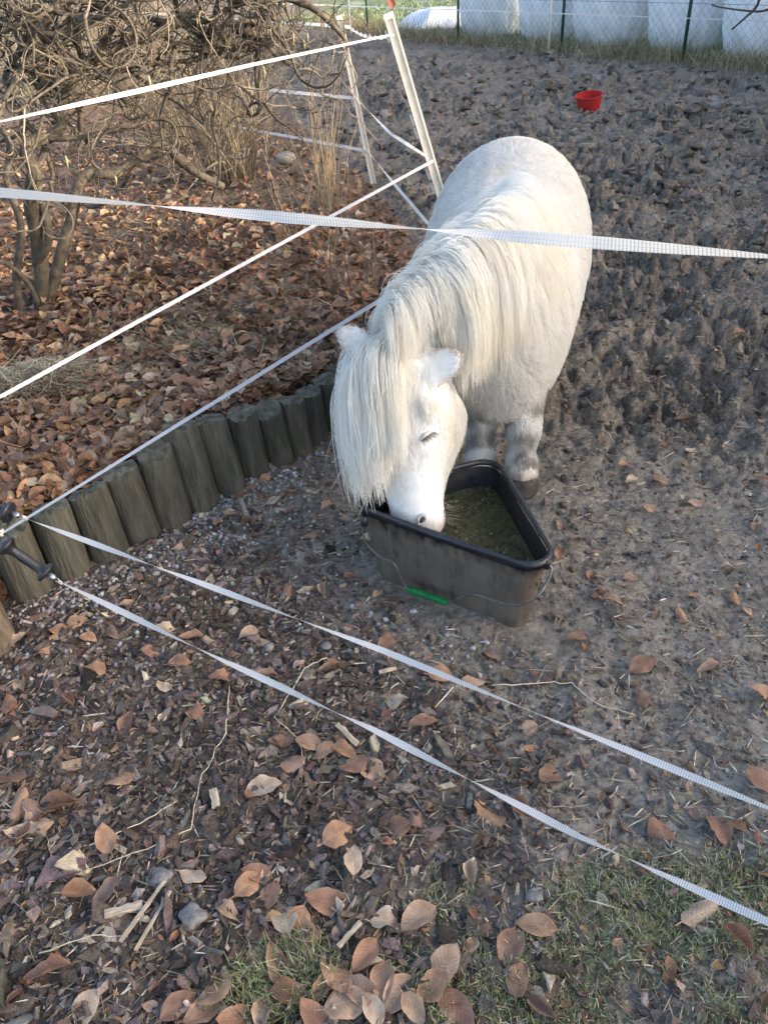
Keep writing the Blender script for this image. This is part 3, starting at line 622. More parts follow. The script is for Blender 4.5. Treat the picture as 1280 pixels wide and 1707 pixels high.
# head
POLL = np.array([.062, 1.945, .60]); MUZ = np.array([.088, 1.705, .185]); HD = unit(MUZ-POLL); HLn = np.linalg.norm(MUZ-POLL)
HN = np.array([-.56, -.66, .45]); HN = unit(HN-HD*(HN@HD)); HLat = np.cross(HD, HN); HLat = HLat if HLat[0] > 0 else -HLat
def hp(t, l=0, n_=0): return POLL+HD*HLn*t+HLat*l+HN*n_
hd = [(-.10, 0, .03, .03, .03), (-.05, 0, .07, .06, .07), (.05, 0, .10, .075, .12), (.17, -.005, .120, .08, .165), (.30, -.01, .128, .082, .205), (.43, -.01, .122, .078, .215), (.56, -.005, .104, .072, .185), (.70, 0, .084, .064, .130), (.84, 0, .075, .06, .088), (.95, -.004, .076, .054, .078), (1.02, -.01, .062, .04, .058), (1.055, -.012, .03, .02, .025)]
pb.loft(smooth_rings([(hp(t, 0, n0), HLat, HN, a, b, d) for t, n0, a, b, d in hd]))
# chin
pb.loft(smooth_rings([(hp(.80, 0, -.06), HLat, HN, .01, .01, .01), (hp(.88, 0, -.062), HLat, HN, .04, .03, .03), (hp(.96, 0, -.055), HLat, HN, .038, .028, .026), (hp(1.0, 0, -.05), HLat, HN, .01, .01, .01)]))
# brow ridges over the eyes
for s_ in (-1, 1):
    c = hp(.31, s_*.098, .035); pb.loft(smooth_rings([(c+HD*k, HLat, HN, a, a, a) for k, a in ((-.05, .008), (-.025, .02), (.01, .022), (.045, .008))]))
# ears
def ear(base, tip, face, w):
    base = np.array(base); tip = np.array(tip); ax = unit(tip-base); f = unit(np.array(face)-ax*(np.array(face)@ax)); r = np.cross(ax, f); L = np.linalg.norm(tip-base); rows = []
    for t, k in ((-.15, .75), (.05, .95), (.3, 1.0), (.55, .92), (.8, .66), (.95, .36), (1.0, .10)):
        rows.append((base+ax*L*t-f*.012*math.sin(t*3), r, f, w*k, .014*min(1, k+.2), .016*min(1, k+.3)))
    pb.loft(smooth_rings(rows, 3))
EARS = [((-.01, 1.925, .605), (-.078, 1.935, .685), (-.35, -.8, .35), .046), ((.128, 1.845, .582), (.222, 1.815, .638), (-.1, -.75, .65), .050)]
for e in EARS: ear(*e)
# legs
def leg(pts, rad):
    P_ = np.array(pts, float); n_ = len(P_); t = np.linspace(0, n_-1, (n_-1)*5+1)
    Q = np.stack([np.interp(t, range(n_), P_[:, k]) for k in range(3)], -1); R_ = np.interp(t, range(n_), rad)
    rings = [ring(c, LAT, (.31, .95, 0), a, a*1.08, a*1.08) for c, a in zip(Q, R_)]
    pb.loft(rings)
FEET = [(.462, 2.135), (.338, 2.215), (.70, 3.02), (.44, 3.08)]
leg([(.455, 2.24, .52), (.46, 2.22, .40), (.465, 2.185, .28), (.465, 2.165, .20), (.463, 2.165, .13), (.462, 2.15, .075), (.462, 2.14, .04)], [.11, .090, .061, .054, .041, .050, .053])
leg([(.31, 2.28, .52), (.325, 2.26, .40), (.335, 2.245, .28), (.338, 2.24, .20), (.338, 2.24, .13), (.338, 2.23, .075), (.338, 2.22, .04)], [.11, .090, .061, .054, .041, .050, .053])
for x0, y0 in FEET[2:]:
    leg([(x0-.01, y0-.02, .58), (x0, y0-.05, .42), (x0+.01, y0+.03, .30), (x0, y0+.06, .22), (x0, y0+.04, .13), (x0, y0+.02, .07), (x0, y0, .04)], [.15, .12, .075, .062, .047, .055, .058])
tmp = bpy.data.objects.new('tmp', pb.mesh('tmp')); COL.objects.link(tmp)
rm = tmp.modifiers.new('r', 'REMESH'); rm.mode = 'VOXEL'; rm.voxel_size = .0105
sm = tmp.modifiers.new('s', 'SMOOTH'); sm.factor = .5; sm.iterations = 7
dg = bpy.context.evaluated_depsgraph_get(); pme = bpy.data.meshes.new_from_object(tmp.evaluated_get(dg)); bpy.data.objects.remove(tmp)
nv = len(pme.vertices); PV = np.zeros(nv*3, np.float32); pme.vertices.foreach_get('co', PV); PV = PV.reshape(-1, 3).astype(float)
pme.calc_loop_triangles(); TR = np.zeros(len(pme.loop_triangles)*3, np.int32); pme.loop_triangles.foreach_get('vertices', TR); TR = TR.reshape(-1, 3)
bvh = BVHTree.FromPolygons([tuple(v) for v in PV], [tuple(t) for t in TR])
def cast(px, py):
    d = ray(px, py); h = bvh.ray_cast(Vector((0, 0, CAM_H)), Vector(unit(d))); return (np.array(h[0]), np.array(h[1])) if h[0] is not None else (None, None)
# coat colour: white, creamy stains, grey on the lower legs
def coat(P_):
    z = P_[:, 2]; n1 = fbm(P_[:, 0]*7+P_[:, 2]*5, P_[:, 1]*7, 3, 81); n2 = fbm(P_[:, 0]*16, P_[:, 1]*16+P_[:, 2]*14, 3, 82)
    c = np.tile(np.array([.885, .87, .835]), (len(P_), 1))
    cream = sstep(.1, .5, n1)[:, None]; c = c*(1-.6*cream)+np.array([.87, .82, .71])*.6*cream
    mzt = (P_-POLL)@HD/HLn; gm = sstep(.86, 1.02, mzt)*(np.linalg.norm(P_-MUZ, axis=1) < .14)*(.5+.5*sstep(-.2, .3, n2)); c = c*(1-.6*gm[:, None])+np.array([.60, .54, .51])*.6*gm[:, None]
    onleg = (z < .40) & (P_[:, 1] > 2.04) & (P_[:, 0] > .24)
    g = sstep(-.2, .3, n2)*(1-sstep(.26, .40, z))*onleg; c = c*(1-.75*g[:, None])+np.array([.30, .27, .25])*.75*g[:, None]
    d_ = (1-sstep(.03, .11, z))*onleg; c = c*(1-.5*d_[:, None])+np.array([.34, .26, .17])*.5*d_[:, None]
    return c
ca = pme.color_attributes.new('col', 'FLOAT_COLOR', 'POINT'); cc = np.ones((nv, 4), np.float32); cc[:, :3] = coat(PV)*.98; ca.data.foreach_set('color', cc.ravel())
pme.vertices.foreach_set('co', (PV-PO).astype(np.float32).ravel()); pme.polygons.foreach_set('use_smooth', np.full(len(pme.polygons), True)); pme.materials.clear(); pme.name = 'body'
M['skin'] = mat('pony_coat', (.9, .9, .9), (1, 1, 1), 30, .7, attr=True, spec=.2)
link('body', pme, M['skin'], pony)
# ---- hair
M['fur'] = hair_material('pony_fur', 0, 0, attr=True); M['mane'] = hair_material('pony_mane', (.95, .94, .90), (.94, .905, .825), 7)
def hair(name, pts, r0, r1, m, parent, tint=None):
    """pts: (n strands, k points, 3)"""
    n_, k_ = pts.shape[:2]; hc = bpy.data.hair_curves.new(name); hc.add_curves([k_]*n_)
    hc.position_data.foreach_set('vector', (pts-PO).astype(np.float32).ravel())
    ra = hc.attributes.get('radius') or hc.attributes.new('radius', 'FLOAT', 'POINT')
    rr = np.linspace(0, 1, k_); rad = (r0*(1-rr)+r1*rr)[None]*np.ones((n_, 1)); ra.data.foreach_set('value', rad.astype(np.float32).ravel())
    if tint is not None:
        t = hc.attributes.new('tint', 'FLOAT_VECTOR', 'CURVE'); t.data.foreach_set('vector', tint.astype(np.float32).ravel())
    hc.materials.append(m); o = bpy.data.objects.new(name, hc); COL.objects.link(o); o.parent = parent; return o
tri = PV[TR]; nrm = np.cross(tri[:, 1]-tri[:, 0], tri[:, 2]-tri[:, 0]); ar = np.linalg.norm(nrm, axis=1); nrm /= ar[:, None]+1e-12
EYE_PX = (712, 727)
eyeP, eyeN = cast(*EYE_PX); nosP, nosN = cast(703, 866)
if eyeP is None: eyeP, eyeN = hp(.33, .115, .03), HLat
if nosP is None: nosP, nosN = hp(1.0, .04, .02), HLat
NF = 230000
k = RNG.choice(len(TR), NF, p=ar/ar.sum()); a = RNG.uniform(0, 1, (NF, 2)); f = a.sum(1) > 1; a[f] = 1-a[f]
rt = tri[k, 0]+a[:, :1]*(tri[k, 1]-tri[k, 0])+a[:, 1:]*(tri[k, 2]-tri[k, 0]); rn = nrm[k]
# region masks
hd_t = (rt-POLL)@HD/HLn; hd_lat = np.abs((rt-POLL)@HLat); hd_n = (rt-POLL)@HN
head = (hd_t > .08) & (hd_t < 1.2) & (hd_lat < .16) & (hd_n > -.2) & (hd_n < .12) & (rt[:, 1] < 2.02)
keep = (np.linalg.norm(rt-eyeP, axis=1) > .019) & (np.linalg.norm(rt-nosP, axis=1) > .011) & (rt[:, 2] > .052)
rt, rn, head = rt[keep], rn[keep], head[keep]; hd_t = hd_t[keep]; hd_n = hd_n[keep]; NF = len(rt)
ears_m = np.zeros(NF, bool); ear_ax = np.zeros((NF, 3))
for e in EARS:
    ax_ = unit(np.array(e[1])-np.array(e[0])); L_e = np.linalg.norm(np.array(e[1])-np.array(e[0])); t_e = (rt-np.array(e[0]))@ax_; dd = np.linalg.norm(rt-np.array(e[0])-t_e[:, None]*ax_, axis=1)
    mk = (t_e > .25*L_e) & (t_e < 1.2*L_e) & (dd < .06); ears_m |= mk; ear_ax[mk] = ax_
comb = np.tile(np.array([.25, .8, -.55]), (NF, 1))                    # rearwards and down
comb[head] = HD*.9+np.array([.1, 0, -.15]); legm = (rt[:, 2] < .40) & ~head; comb[legm] = (.05, .1, -1)
comb[ears_m] = ear_ax[ears_m]+RNG.normal(0, .28, (int(ears_m.sum()), 3))
under = sstep(.02, .10, -hd_n)*head*(hd_t > .25)
comb += RNG.normal(0, .22, comb.shape); comb += .75*np.stack([fbm(rt[:, 1]*9, rt[:, 2]*9+rt[:, 0]*7, 2, 61+i) for i in range(3)], -1)
comb -= rn*np.sum(comb*rn, 1)[:, None]; comb /= np.linalg.norm(comb, axis=1)[:, None]+1e-9
ln = np.where(head, .022, .052); ln = np.where(head, .024-.011*sstep(.45, .95, hd_t), ln); ln = np.where(ears_m, .020, ln); ln = np.where(legm, np.where(rt[:, 2] < .10, .018, .030), ln); ln = ln+under*.034*(hd_t < .95); ln = ln*RNG.uniform(.6, 1.3, NF)
t = np.linspace(0, 1, 4)[None, :, None]
lift = np.where(head, .28, .42)[:, None, None]; lift = np.where(ears_m[:, None, None], .22, lift)
pts = rt[:, None]-rn[:, None]*.002+ln[:, None, None]*(t*(1-.15*t)*comb[:, None]*(1-lift*.3)+lift*(t-.55*t*t)*rn[:, None]*1.1); pts[:, :, 2] -= (ln*.12)[:, None]*np.linspace(0, 1, 4)[None]**2
tint9 = coat(rt); tint9[ears_m] = tint9[ears_m]*np.array([.90, .85, .80]); hair('fur', pts, .00115, .00035, M['fur'], pony, tint9)
# ---- mane and forelock: guides draped over the body, children gathered to them
def drape(root, d0, total, steps=16, grav=.55, follow=None, off=.014, stiff=.6, seed=0):
    p = np.array(root, float); d = unit(d0); h = total/steps; out = [p.copy()]
    for i in range(steps):
        g = np.array([0, 0, -1.0]) if follow is None else unit(follow)
        d = unit(stiff*d+grav*g*(.35+.65*i/steps)); q_ = p+d*h
        loc, nn_, _, dist = bvh.find_nearest(Vector(q_))
        if loc is not None:
            loc = np.array(loc); nn_ = np.array(nn_); sd = (q_-loc)@nn_
            if sd < off: q_ = q_+nn_*(off-sd)
        d = unit(q_-p); p = q_; out.append(p.copy())
    return np.array(out)
def children(guides, per, spread, tipgather=.35, wav=.004, lenvar=.25):
    res = []; K_ = guides.shape[1]; tt = np.linspace(0, 1, K_)
    for g in guides:
        T = unit(g[-1]-g[0]); o = RNG.normal(0, 1, (per, 3))*spread; o -= (o@T)[:, None]*T*.3
        sc_ = (1-tt*(1-tipgather))[None, :, None]; ph = RNG.uniform(0, 6.28, (per, 1)); am = RNG.normal(0, wav, (per, 3))
        w = np.sin(tt[None]*RNG.uniform(3, 8, (per, 1))+ph)*tt[None]
        ch = g[None]+o[:, None]*sc_+w[:, :, None]*am[:, None]
        # vary length by resampling
        f_ = 1-np.abs(RNG.normal(0, lenvar, per)).clip(0, .6); s_ = tt[None]*f_[:, None]*(K_-1); i0 = np.clip(s_.astype(int), 0, K_-2); fr = (s_-i0)[:, :, None]
        ii = np.arange(per)[:, None]; res.append(ch[ii, i0]*(1-fr)+ch[ii, i0+1]*fr)
    return np.vstack(res)
CREST = []
for c, l, u, a, b, d in spec: CREST.append(np.array(c)+np.array(u)*b)
WITH = np.array([.415, 2.42, .835])
CR = np.array([WITH+np.array([.02, .08, .0]), WITH]+CREST[1:]); tcr = np.linspace(0, 1, len(CR))
def crest(t): return np.array([np.interp(t, tcr, CR[:, k]) for k in range(3)])
guides = []
for i in range(360):                                                # towards the image's right, over the pony's left side
    t = RNG.uniform(.0, .90) ** .9; r0 = crest(t); tang = unit(crest(min(t+.05, 1))-crest(max(t-.05, 0)))
    side = unit(np.cross(tang, UPV)); side = side if side[0] > 0 else -side
    loc, nn_, _, _ = bvh.find_nearest(Vector(r0)); r0 = np.array(loc)+np.array(nn_)*.004
    L0 = (.25+.17*math.sin(math.pi*min(1, t*1.05))) * RNG.uniform(.85, 1.1) * (1 if t > .22 else .55+2*t)
    guides.append(drape(r0, side*1.0+UPV*.35+tang*(.25*RNG.normal(1, .4)-.55*max(0, t-.6)/.4), L0, 16, .34, off=RNG.uniform(.008, .03)))
guides = np.array(guides)
wv = np.linspace(0, 1, 17)[None, :, None]*np.sin(np.linspace(0, 1, 17)[None, :, None]*RNG.uniform(3, 7, (len(guides), 1, 1))+RNG.uniform(0, 6, (len(guides), 1, 1)))*RNG.normal(0, .006, (len(guides), 1, 3)); guides = guides+wv
mane = np.vstack([children(guides, 34, .0130, .50, .006, .26), children(guides[::3], 6, .016, 1.0, .04, .35)])
gl = []
for i in range(90):                                                 # a thinner fall to the other side
    t = RNG.uniform(.0, .95); r0 = crest(t); tang = unit(crest(min(t+.05, 1))-crest(max(t-.05, 0))); side = unit(np.cross(tang, UPV)); side = -side if side[0] > 0 else side
    loc, nn_, _, _ = bvh.find_nearest(Vector(r0)); r0 = np.array(loc)+np.array(nn_)*.003
    gl.append(drape(r0, side+UPV*.25+tang*.3, RNG.uniform(.08, .17), 16, .34, off=RNG.uniform(.006, .014)))
mane = np.vstack([mane, children(np.array(gl), 26, .009, .4, .004, .3)])
def near_ear(st, rad, front=True):
    bad = np.zeros(len(st), bool)
    for e in EARS:
        e0 = np.array(e[0])-.2*(np.array(e[1])-np.array(e[0])); e1 = np.array(e[1]); ax9 = e1-e0; t9 = np.clip(((st-e0)@ax9)/(ax9@ax9), 0, 1); q9 = st-(e0+t9[..., None]*ax9)
        bad |= ((np.linalg.norm(q9, axis=-1) < rad) | (front & (np.linalg.norm(q9*np.array([1, .35, .5]), axis=-1) < rad*.85) & (q9@np.array([0, -.75, .65]) > 0) & (np.linalg.norm(q9, axis=-1) < .13))).any(1)
    return bad
mane = mane[~near_ear(mane, .054)]
hair('mane', mane, .00085, .00030, M['mane'], pony)
fg = []
for i in range(230):
    a_ = RNG.uniform(-1, 1); r0 = hp(-.06+.14*RNG.uniform(), -.015+a_*.058, .05); loc, nn_, _, _ = bvh.find_nearest(Vector(r0)); r0 = np.array(loc)+np.array(nn_)*.004
    lat = -.07+.32*a_                                               # mostly over the far side of the face
    d0 = HN*.55+HLat*(lat*1.5-.05)+HD*.40
    fg.append(drape(r0, d0, RNG.uniform(.29, .405)*(1-.20*max(0, a_)), 18, .42, follow=HD*.85+np.array([.0, -.03, -.15])+HLat*(.05-.05*a_), off=RNG.uniform(.008, .035)))
fl = np.vstack([children(np.array(fg), 36, .0105, .42, .007, .30), children(np.array(fg)[::3], 6, .014, 1.0, .035, .35)]); fl = fl[~near_ear(fl, .028, False)]
hair('forelock', fl, .00085, .00030, M['mane'], pony)
# tail
tg_ = []
for i in range(40):
    r0 = np.array([.645, 3.25, .66])+RNG.normal(0, .015, 3); tg_.append(drape(r0, (.2, .9, .1), RNG.uniform(.45, .55), 12, .5, off=.02))
hair('tail', children(np.array(tg_), 18, .012, .6, .008, .15), .0009, .0004, M['mane'], pony)
# whiskers and lashes, eye, nostrils, hooves
wb = []
for i in range(46):
    r0 = hp(RNG.uniform(.86, 1.0), RNG.normal(.02, .035), -.055+RNG.normal(0, .012)); loc, nn_, _, _ = bvh.find_nearest(Vector(r0)); loc = np.array(loc); nn_ = np.array(nn_); d_ = unit(nn_+RNG.normal(0, .3, 3)+HD*.3)
    wb.append(loc+d_*np.linspace(0, RNG.uniform(.03, .055), 4)[:, None])
hair('whiskers', np.array(wb), .0005, .0002, mat('whisker', (.25, .22, .2)), pony)
M['eye'] = mat('eye', (.006, .005, .006), None, rough=.12, spec=.6); M['lid'] = mat('eyelid_skin', (.09, .08, .08), (.20, .18, .175), 60, .6); M['nostril'] = mat('nostril_skin', (.035, .03, .03), (.10, .09, .085), 60, .6)
def ellipsoid(name, c, ax, sizes, m, parent, seg=16):
    bm = bmesh.new(); bmesh.ops.create_uvsphere(bm, u_segments=seg, v_segments=seg//2+2, radius=1); V = np.array([v.co[:] for v in bm.verts]); F = [[v.index for v in f.verts] for f in bm.faces]; bm.free()
    A = np.array([unit(a_) for a_ in ax]); W = (V*np.array(sizes))@A+np.asarray(c)-PO
    q_ = [f for f in F if len(f) == 4]; t_ = [f for f in F if len(f) == 3]
    return link(name, mk_mesh(name, W, q_, t_, True), m, parent)
def frame(n_, along):
    n_ = unit(n_); a_ = unit(along-n_*(along@n_)); return a_, np.cross(n_, a_), n_
al = C_RT*.75+C_UP*.55                                              # eye slit rises to the image's right
fx, fy, fz = frame(eyeN, al)
sg = float(np.sign(fy[2])) or 1.0; fy = fy*sg
ellipsoid('eye', eyeP-fz*.002, (fx, fy, fz), (.0185, .0085, .0095), M['eye'], pony)
M['lidfur'] = mat('eyelid_fur', (.62, .60, .57), (.80, .78, .74), 80, .75, .3, 200)
ss = np.linspace(-1, 1, 15)
for nm, hgt, rad, dz_, m_ in (('upper_eyelid', .0062, .0066, .0052, M['lidfur']), ('lower_eyelid', -.0062, .0040, .0030, M['lidfur']), ('eyelid_rim', .0030, .0020, .0085, M['lid'])):
    lb_ = MB(); lb_.tube(np.array([eyeP+fx*s_*.0215+fy*hgt*(1-.85*s_*s_)+fz*(dz_*(1-.8*s_*s_)) for s_ in ss])-PO, rad*(1-.72*np.abs(ss)**1.5), 8); lb_.build(nm, m_, pony, True)
el = []
for i in range(70):
    s_ = RNG.uniform(-.9, 1); p0 = eyeP+fx*s_*.020+fy*.0028*(1-s_*s_)+fz*.0085*(1-.7*s_*s_); d_ = unit(fz*.75-fy*.75+fx*s_*.35+RNG.normal(0, .12, 3)); L9 = RNG.uniform(.010, .020)
    el.append(np.array([p0+d_*L9*t-fy*.004*t*t for t in np.linspace(0, 1, 4)]))
hair('eyelashes', np.array(el), .0006, .0002, mat('lash', (.35, .32, .30)), pony)
M['muzzle'] = mat('muzzle_skin', (.50, .45, .42), (.74, .70, .66), 70, .6, .3, 160)
def nostril(p, n_, up):
    fx, fy, fz = frame(n_, up); nm = ellipsoid('nostril', p+fz*.0005, (fx, fy, fz), (.0125, .0072, .004), M['nostril'], pony)
    th = np.linspace(0, 2*math.pi, 21); lb_ = MB(); lb_.tube(np.array([p+fx*.0145*math.cos(x)+fy*(.0092+.002*math.cos(x))*math.sin(x)+fz*.001 for x in th])-PO, .0042+.0012*np.cos(th), 8); lb_.build('nostril_rim', M['muzzle'], pony, True)
nostril(nosP, nosN, C_UP+.55*C_RT)
loc, nn_, _, _ = bvh.find_nearest(Vector(hp(.985, -.052, .012))); nostril(np.array(loc), np.array(nn_), C_UP-.4*C_RT)
ml_ = []
for t9, l9, n9 in ((1.045, .0, -.045), (1.03, .03, -.045), (1.0, .052, -.04), (.96, .066, -.036), (.91, .074, -.034)):
    loc, nn_, _, _ = bvh.find_nearest(Vector(hp(t9, l9, n9))); ml_.append(np.array(loc)+np.array(nn_)*.0004)
lb_ = MB(); lb_.tube(spline_(np.array(ml_))-PO, .0018, 6); lb_.build('mouth_line', M['lid'], pony, True)
M['hoof'] = mat('hoof_horn', (.03, .026, .024), (.07, .06, .052), 25, .6, .3, 60)
for x0, y0 in FEET:
    z0 = float(H(np.array([x0]), np.array([y0]))[0]); hb = MB()
    hb.loft([ring((x0, y0-.012*(1-t), z0-.01+t*.062), LAT, (.31, .95, 0), w_, w_*1.02, w_*1.1) for t, w_ in ((0, .062), (.3, .058), (.7, .052), (1, .046))]); hb.build('hoof', M['hoof'], pony, True, loc=tuple(-PO))

# ================================================================== CORNER BUCKET
def tri_outline(corners, rad, seg=9):
    C3 = np.array(corners, float); out = []
    for i in range(3):
        p = C3[i]; a = unit(C3[i-1]-p); b = unit(C3[(i+1) % 3]-p); th = math.acos(np.clip(a@b, -1, 1)); cut = rad/math.tan(th/2); cen = p+unit(a+b)*(rad/math.sin(th/2))
        s = p+a*cut-cen; e = p+b*cut-cen; a0 = math.atan2(s[1], s[0]); a1 = math.atan2(e[1], e[0]); d = (a1-a0+math.pi) % (2*math.pi)-math.pi
        for t in np.linspace(0, 1, seg): out.append(cen+rad*np.array([math.cos(a0+d*t), math.sin(a0+d*t)]))
        # a few points along the straight side
        q0 = out[-1]; nx = C3[(i+1) % 3]; pa = unit(p-nx); pb_ = unit(C3[(i+2) % 3]-nx); th2 = math.acos(np.clip(pa@pb_, -1, 1)); q1 = nx+pa*(rad/math.tan(th2/2))
        for t in np.linspace(0, 1, 9)[1:-1]: out.append(q0*(1-t)+q1*t)
    return np.array(out)
bz = float(H(np.array([.2]), np.array([1.68]))[0])
buck = tag(empty('feed_bucket', (float(BUCK.mean(0)[0]), float(BUCK.mean(0)[1]), bz)), 'muddy black triangular corner bucket with wire handle and green grip', 'bucket')
BO = np.array(buck.location); bc = BUCK.mean(0); OUT = tri_outline(BUCK, .055); RIMZ = .245
def brow(scale, z, grow=0.0):
    o = (OUT-bc); o = o*scale; nrm_ = o/np.linalg.norm(o, axis=1)[:, None]; o = o+nrm_*grow
    return np.column_stack([o, np.full(len(o), z)])
M['muddy'] = None
def muddy_material():
    m, N, L, P = nt('muddy_black_rubber'); tc = N.new('ShaderNodeTexCoord')
    mp = N.new('ShaderNodeMapping'); mp.inputs['Scale'].default_value = (1, 1, .35); L.new(tc.outputs['Object'], mp.inputs[0])
    nz = N.new('ShaderNodeTexNoise'); nz.inputs['Scale'].default_value = 22; nz.inputs['Detail'].default_value = 9; nz.inputs['Roughness'].default_value = .75; L.new(mp.outputs[0], nz.inputs['Vector'])
    sp = N.new('ShaderNodeSeparateXYZ'); L.new(tc.outputs['Object'], sp.inputs[0])
    mr = N.new('ShaderNodeMapRange'); mr.inputs[1].default_value = .245; mr.inputs[2].default_value = .185; mr.inputs[3].default_value = -.14; mr.inputs[4].default_value = .115; L.new(sp.outputs['Z'], mr.inputs[0])
    ad = N.new('ShaderNodeMath'); ad.operation = 'ADD'; L.new(nz.outputs['Fac'], ad.inputs[0]); L.new(mr.outputs[0], ad.inputs[1])
    rp = N.new('ShaderNodeValToRGB'); e = rp.color_ramp.elements; e[0].position = .40; e[0].color = (.014, .014, .016, 1); e[1].position = .60; e[1].color = (.125, .101, .078, 1); L.new(ad.outputs[0], rp.inputs[0])
    n2 = N.new('ShaderNodeTexNoise'); n2.inputs['Scale'].default_value = 9; L.new(tc.outputs['Object'], n2.inputs['Vector'])
    mx = N.new('ShaderNodeMix'); mx.data_type = 'RGBA'; mx.blend_type = 'MULTIPLY'; mx.inputs[0].default_value = .7; L.new(rp.outputs[0], mx.inputs[6]); L.new(n2.outputs['Fac'], mx.inputs[7])
    m3 = N.new('ShaderNodeVectorMath'); m3.operation = 'SCALE'; m3.inputs['Scale'].default_value = 1.5; L.new(mx.outputs[2], m3.inputs[0]); L.new(m3.outputs[0], P.inputs['Base Color'])
    r2 = N.new('ShaderNodeMapRange'); r2.inputs[1].default_value = .43; r2.inputs[2].default_value = .56; r2.inputs[3].default_value = .35; r2.inputs[4].default_value = .85; L.new(ad.outputs[0], r2.inputs[0]); L.new(r2.outputs[0], P.inputs['Roughness'])
    b = N.new('ShaderNodeBump'); b.inputs['Strength'].default_value = .35; b.inputs['Distance'].default_value = .004; L.new(ad.outputs[0], b.inputs['Height']); L.new(b.outputs[0], P.inputs['Normal'])
    return m
M['muddy'] = muddy_material()
b_ = MB(); b_.loft([brow(.80, -.02), brow(.815, .0), brow(.86, .08), brow(.92, .17), brow(.965, RIMZ-.02)], False)
b_.add(np.vstack([brow(.80, -.02), [0, 0, -.02]]), None, [((i+1) % len(OUT), i, len(OUT)) for i in range(len(OUT))]); b_.build('shell', M['muddy'], buck, True)
b_ = MB(); b_.loft([brow(.955, RIMZ-.005), brow(.915, .17), brow(.85, .08), brow(.80, .02)], False); b_.add(np.vstack([brow(.80, .02), [0, 0, .02]]), None, [(i, (i+1) % len(OUT), len(OUT)) for i in range(len(OUT))]); b_.build('inner_wall', M['blackplastic'], buck, True)
ph = np.arange(8)/8*2*math.pi
b_ = MB(); rr = [brow(.975, RIMZ+.004+.009*math.sin(a), .009*math.cos(a)+.003) for a in list(ph)+[0]]; b_.loft(rr, False); b_.build('rim', M['blackplastic'], buck, True)
# wire handle hanging outside the long front side
e_ab = unit(BUCK[1]-BUCK[0]); n_ab = np.array([e_ab[1], -e_ab[0]])
def on_front(px, py, off):
    # point on the plane parallel to the front wall, off metres outside the top edge, leaning in with the wall
    d = ray(px, py); p0 = np.array([*(BUCK[0]+n_ab*off), 0]); n3 = np.array([*n_ab, 0.0]); t = ((p0-np.array([0, 0, CAM_H]))@n3)/(d@n3); return np.array([0, 0, CAM_H])+d*t
hpx = [(607, 868, .016), (604, 885, .022), (612, 908, .022), (634, 928, .02), (655, 938, .02), (666, 958, .02), (680, 982, .02), (712, 994, .02), (744, 1004, .02), (768, 996, .02), (790, 991, .02), (820, 1000, .02), (850, 1008, .022), (880, 1005, .028)]
HPT = [on_front(*p) for p in hpx]
cr_ = BUCK[1]; HPT += [aty(897, 992, 1.395), aty(913, 968, 1.42), aty(919, 948, 1.44), aty(911, 938, 1.45)]
HPT = np.array(HPT)
b_ = MB(); b_.tube(spline(HPT)-BO, .0032, 8); hw_ = b_.build('handle', M['wire'], buck, True)
b_ = MB(); g0, g1 = HPT[6], HPT[8]; b_.tube(np.array([g0+(g1-g0)*t for t in (-.01, .0, .02, .25, .5, .75, .98, 1, 1.01)])-BO, [.008, .0095, .0105, .0105, .0105, .0105, .0105, .0095, .008], 12); b_.build('grip', mat('green_grip', (.0, .115, .028), (.012, .19, .05), 45, .5, .4, 90), hw_, True)
for c_, s_ in ((HPT[0], 1), (HPT[-1], 1)):
    b_ = MB(); b_.tube(np.array([c_+np.array([0, 0, .012]), c_+np.array([0, 0, -.014])])-BO, .010, 10); b_.build('lug', M['blackplastic'], buck, True)
# feed inside
FZ = .170; rings_f = [np.column_stack([(OUT-bc)*.905*f, np.zeros(len(OUT))]) for f in (1.0, .93, .85, .76, .66, .56, .46, .36, .26, .16, .06, .002)]
fr = np.array(rings_f); flat = fr.reshape(-1, 3); flat[:, 2] = FZ+.012*fbm(flat[:, 0]*16, flat[:, 1]*16, 4, 3)+.03*(flat@np.array([.3, .9, 0]))
fm = MB(); fm.loft(flat.reshape(fr.shape), False); M['feed'] = mat('wet_feed', (.014, .017, .006), (.082, .086, .032), 75, .35, .9, 160, spec=.5, detail=8)
feed = tag(fm.build('feed_mash', M['feed'], None, True, loc=tuple(BO)), 'wet dark green feed mash filling the bottom of the corner bucket', 'feed')
n = 1500; a_ = RNG.uniform(0, 1, (n, 2)); f = a_.sum(1) > 1; a_[f] = 1-a_[f]; xy = bc+((BUCK[0]-bc)*a_[:, :1]+(BUCK[1]-bc)*a_[:, 1:]+(BUCK[2]-bc)*(1-a_.sum(1))[:, None])*.83; l_ = xy-bc
P = np.column_stack([l_, FZ+.012*fbm(l_[:, 0]*16, l_[:, 1]*16, 4, 3)+.03*(l_@np.array([.3, .9]))+.001]); S = RNG.uniform(.004, .010, n)
gr = scatter('grain', CH, P, rotmats(n, .5), S, pal(n, [(.09, .075, .03), (.05, .045, .02), (.20, .17, .09), (.45, .42, .34)], [5, 4, 2, .5]), M['straw'], parent=feed); gr['kind'] = 'stuff'

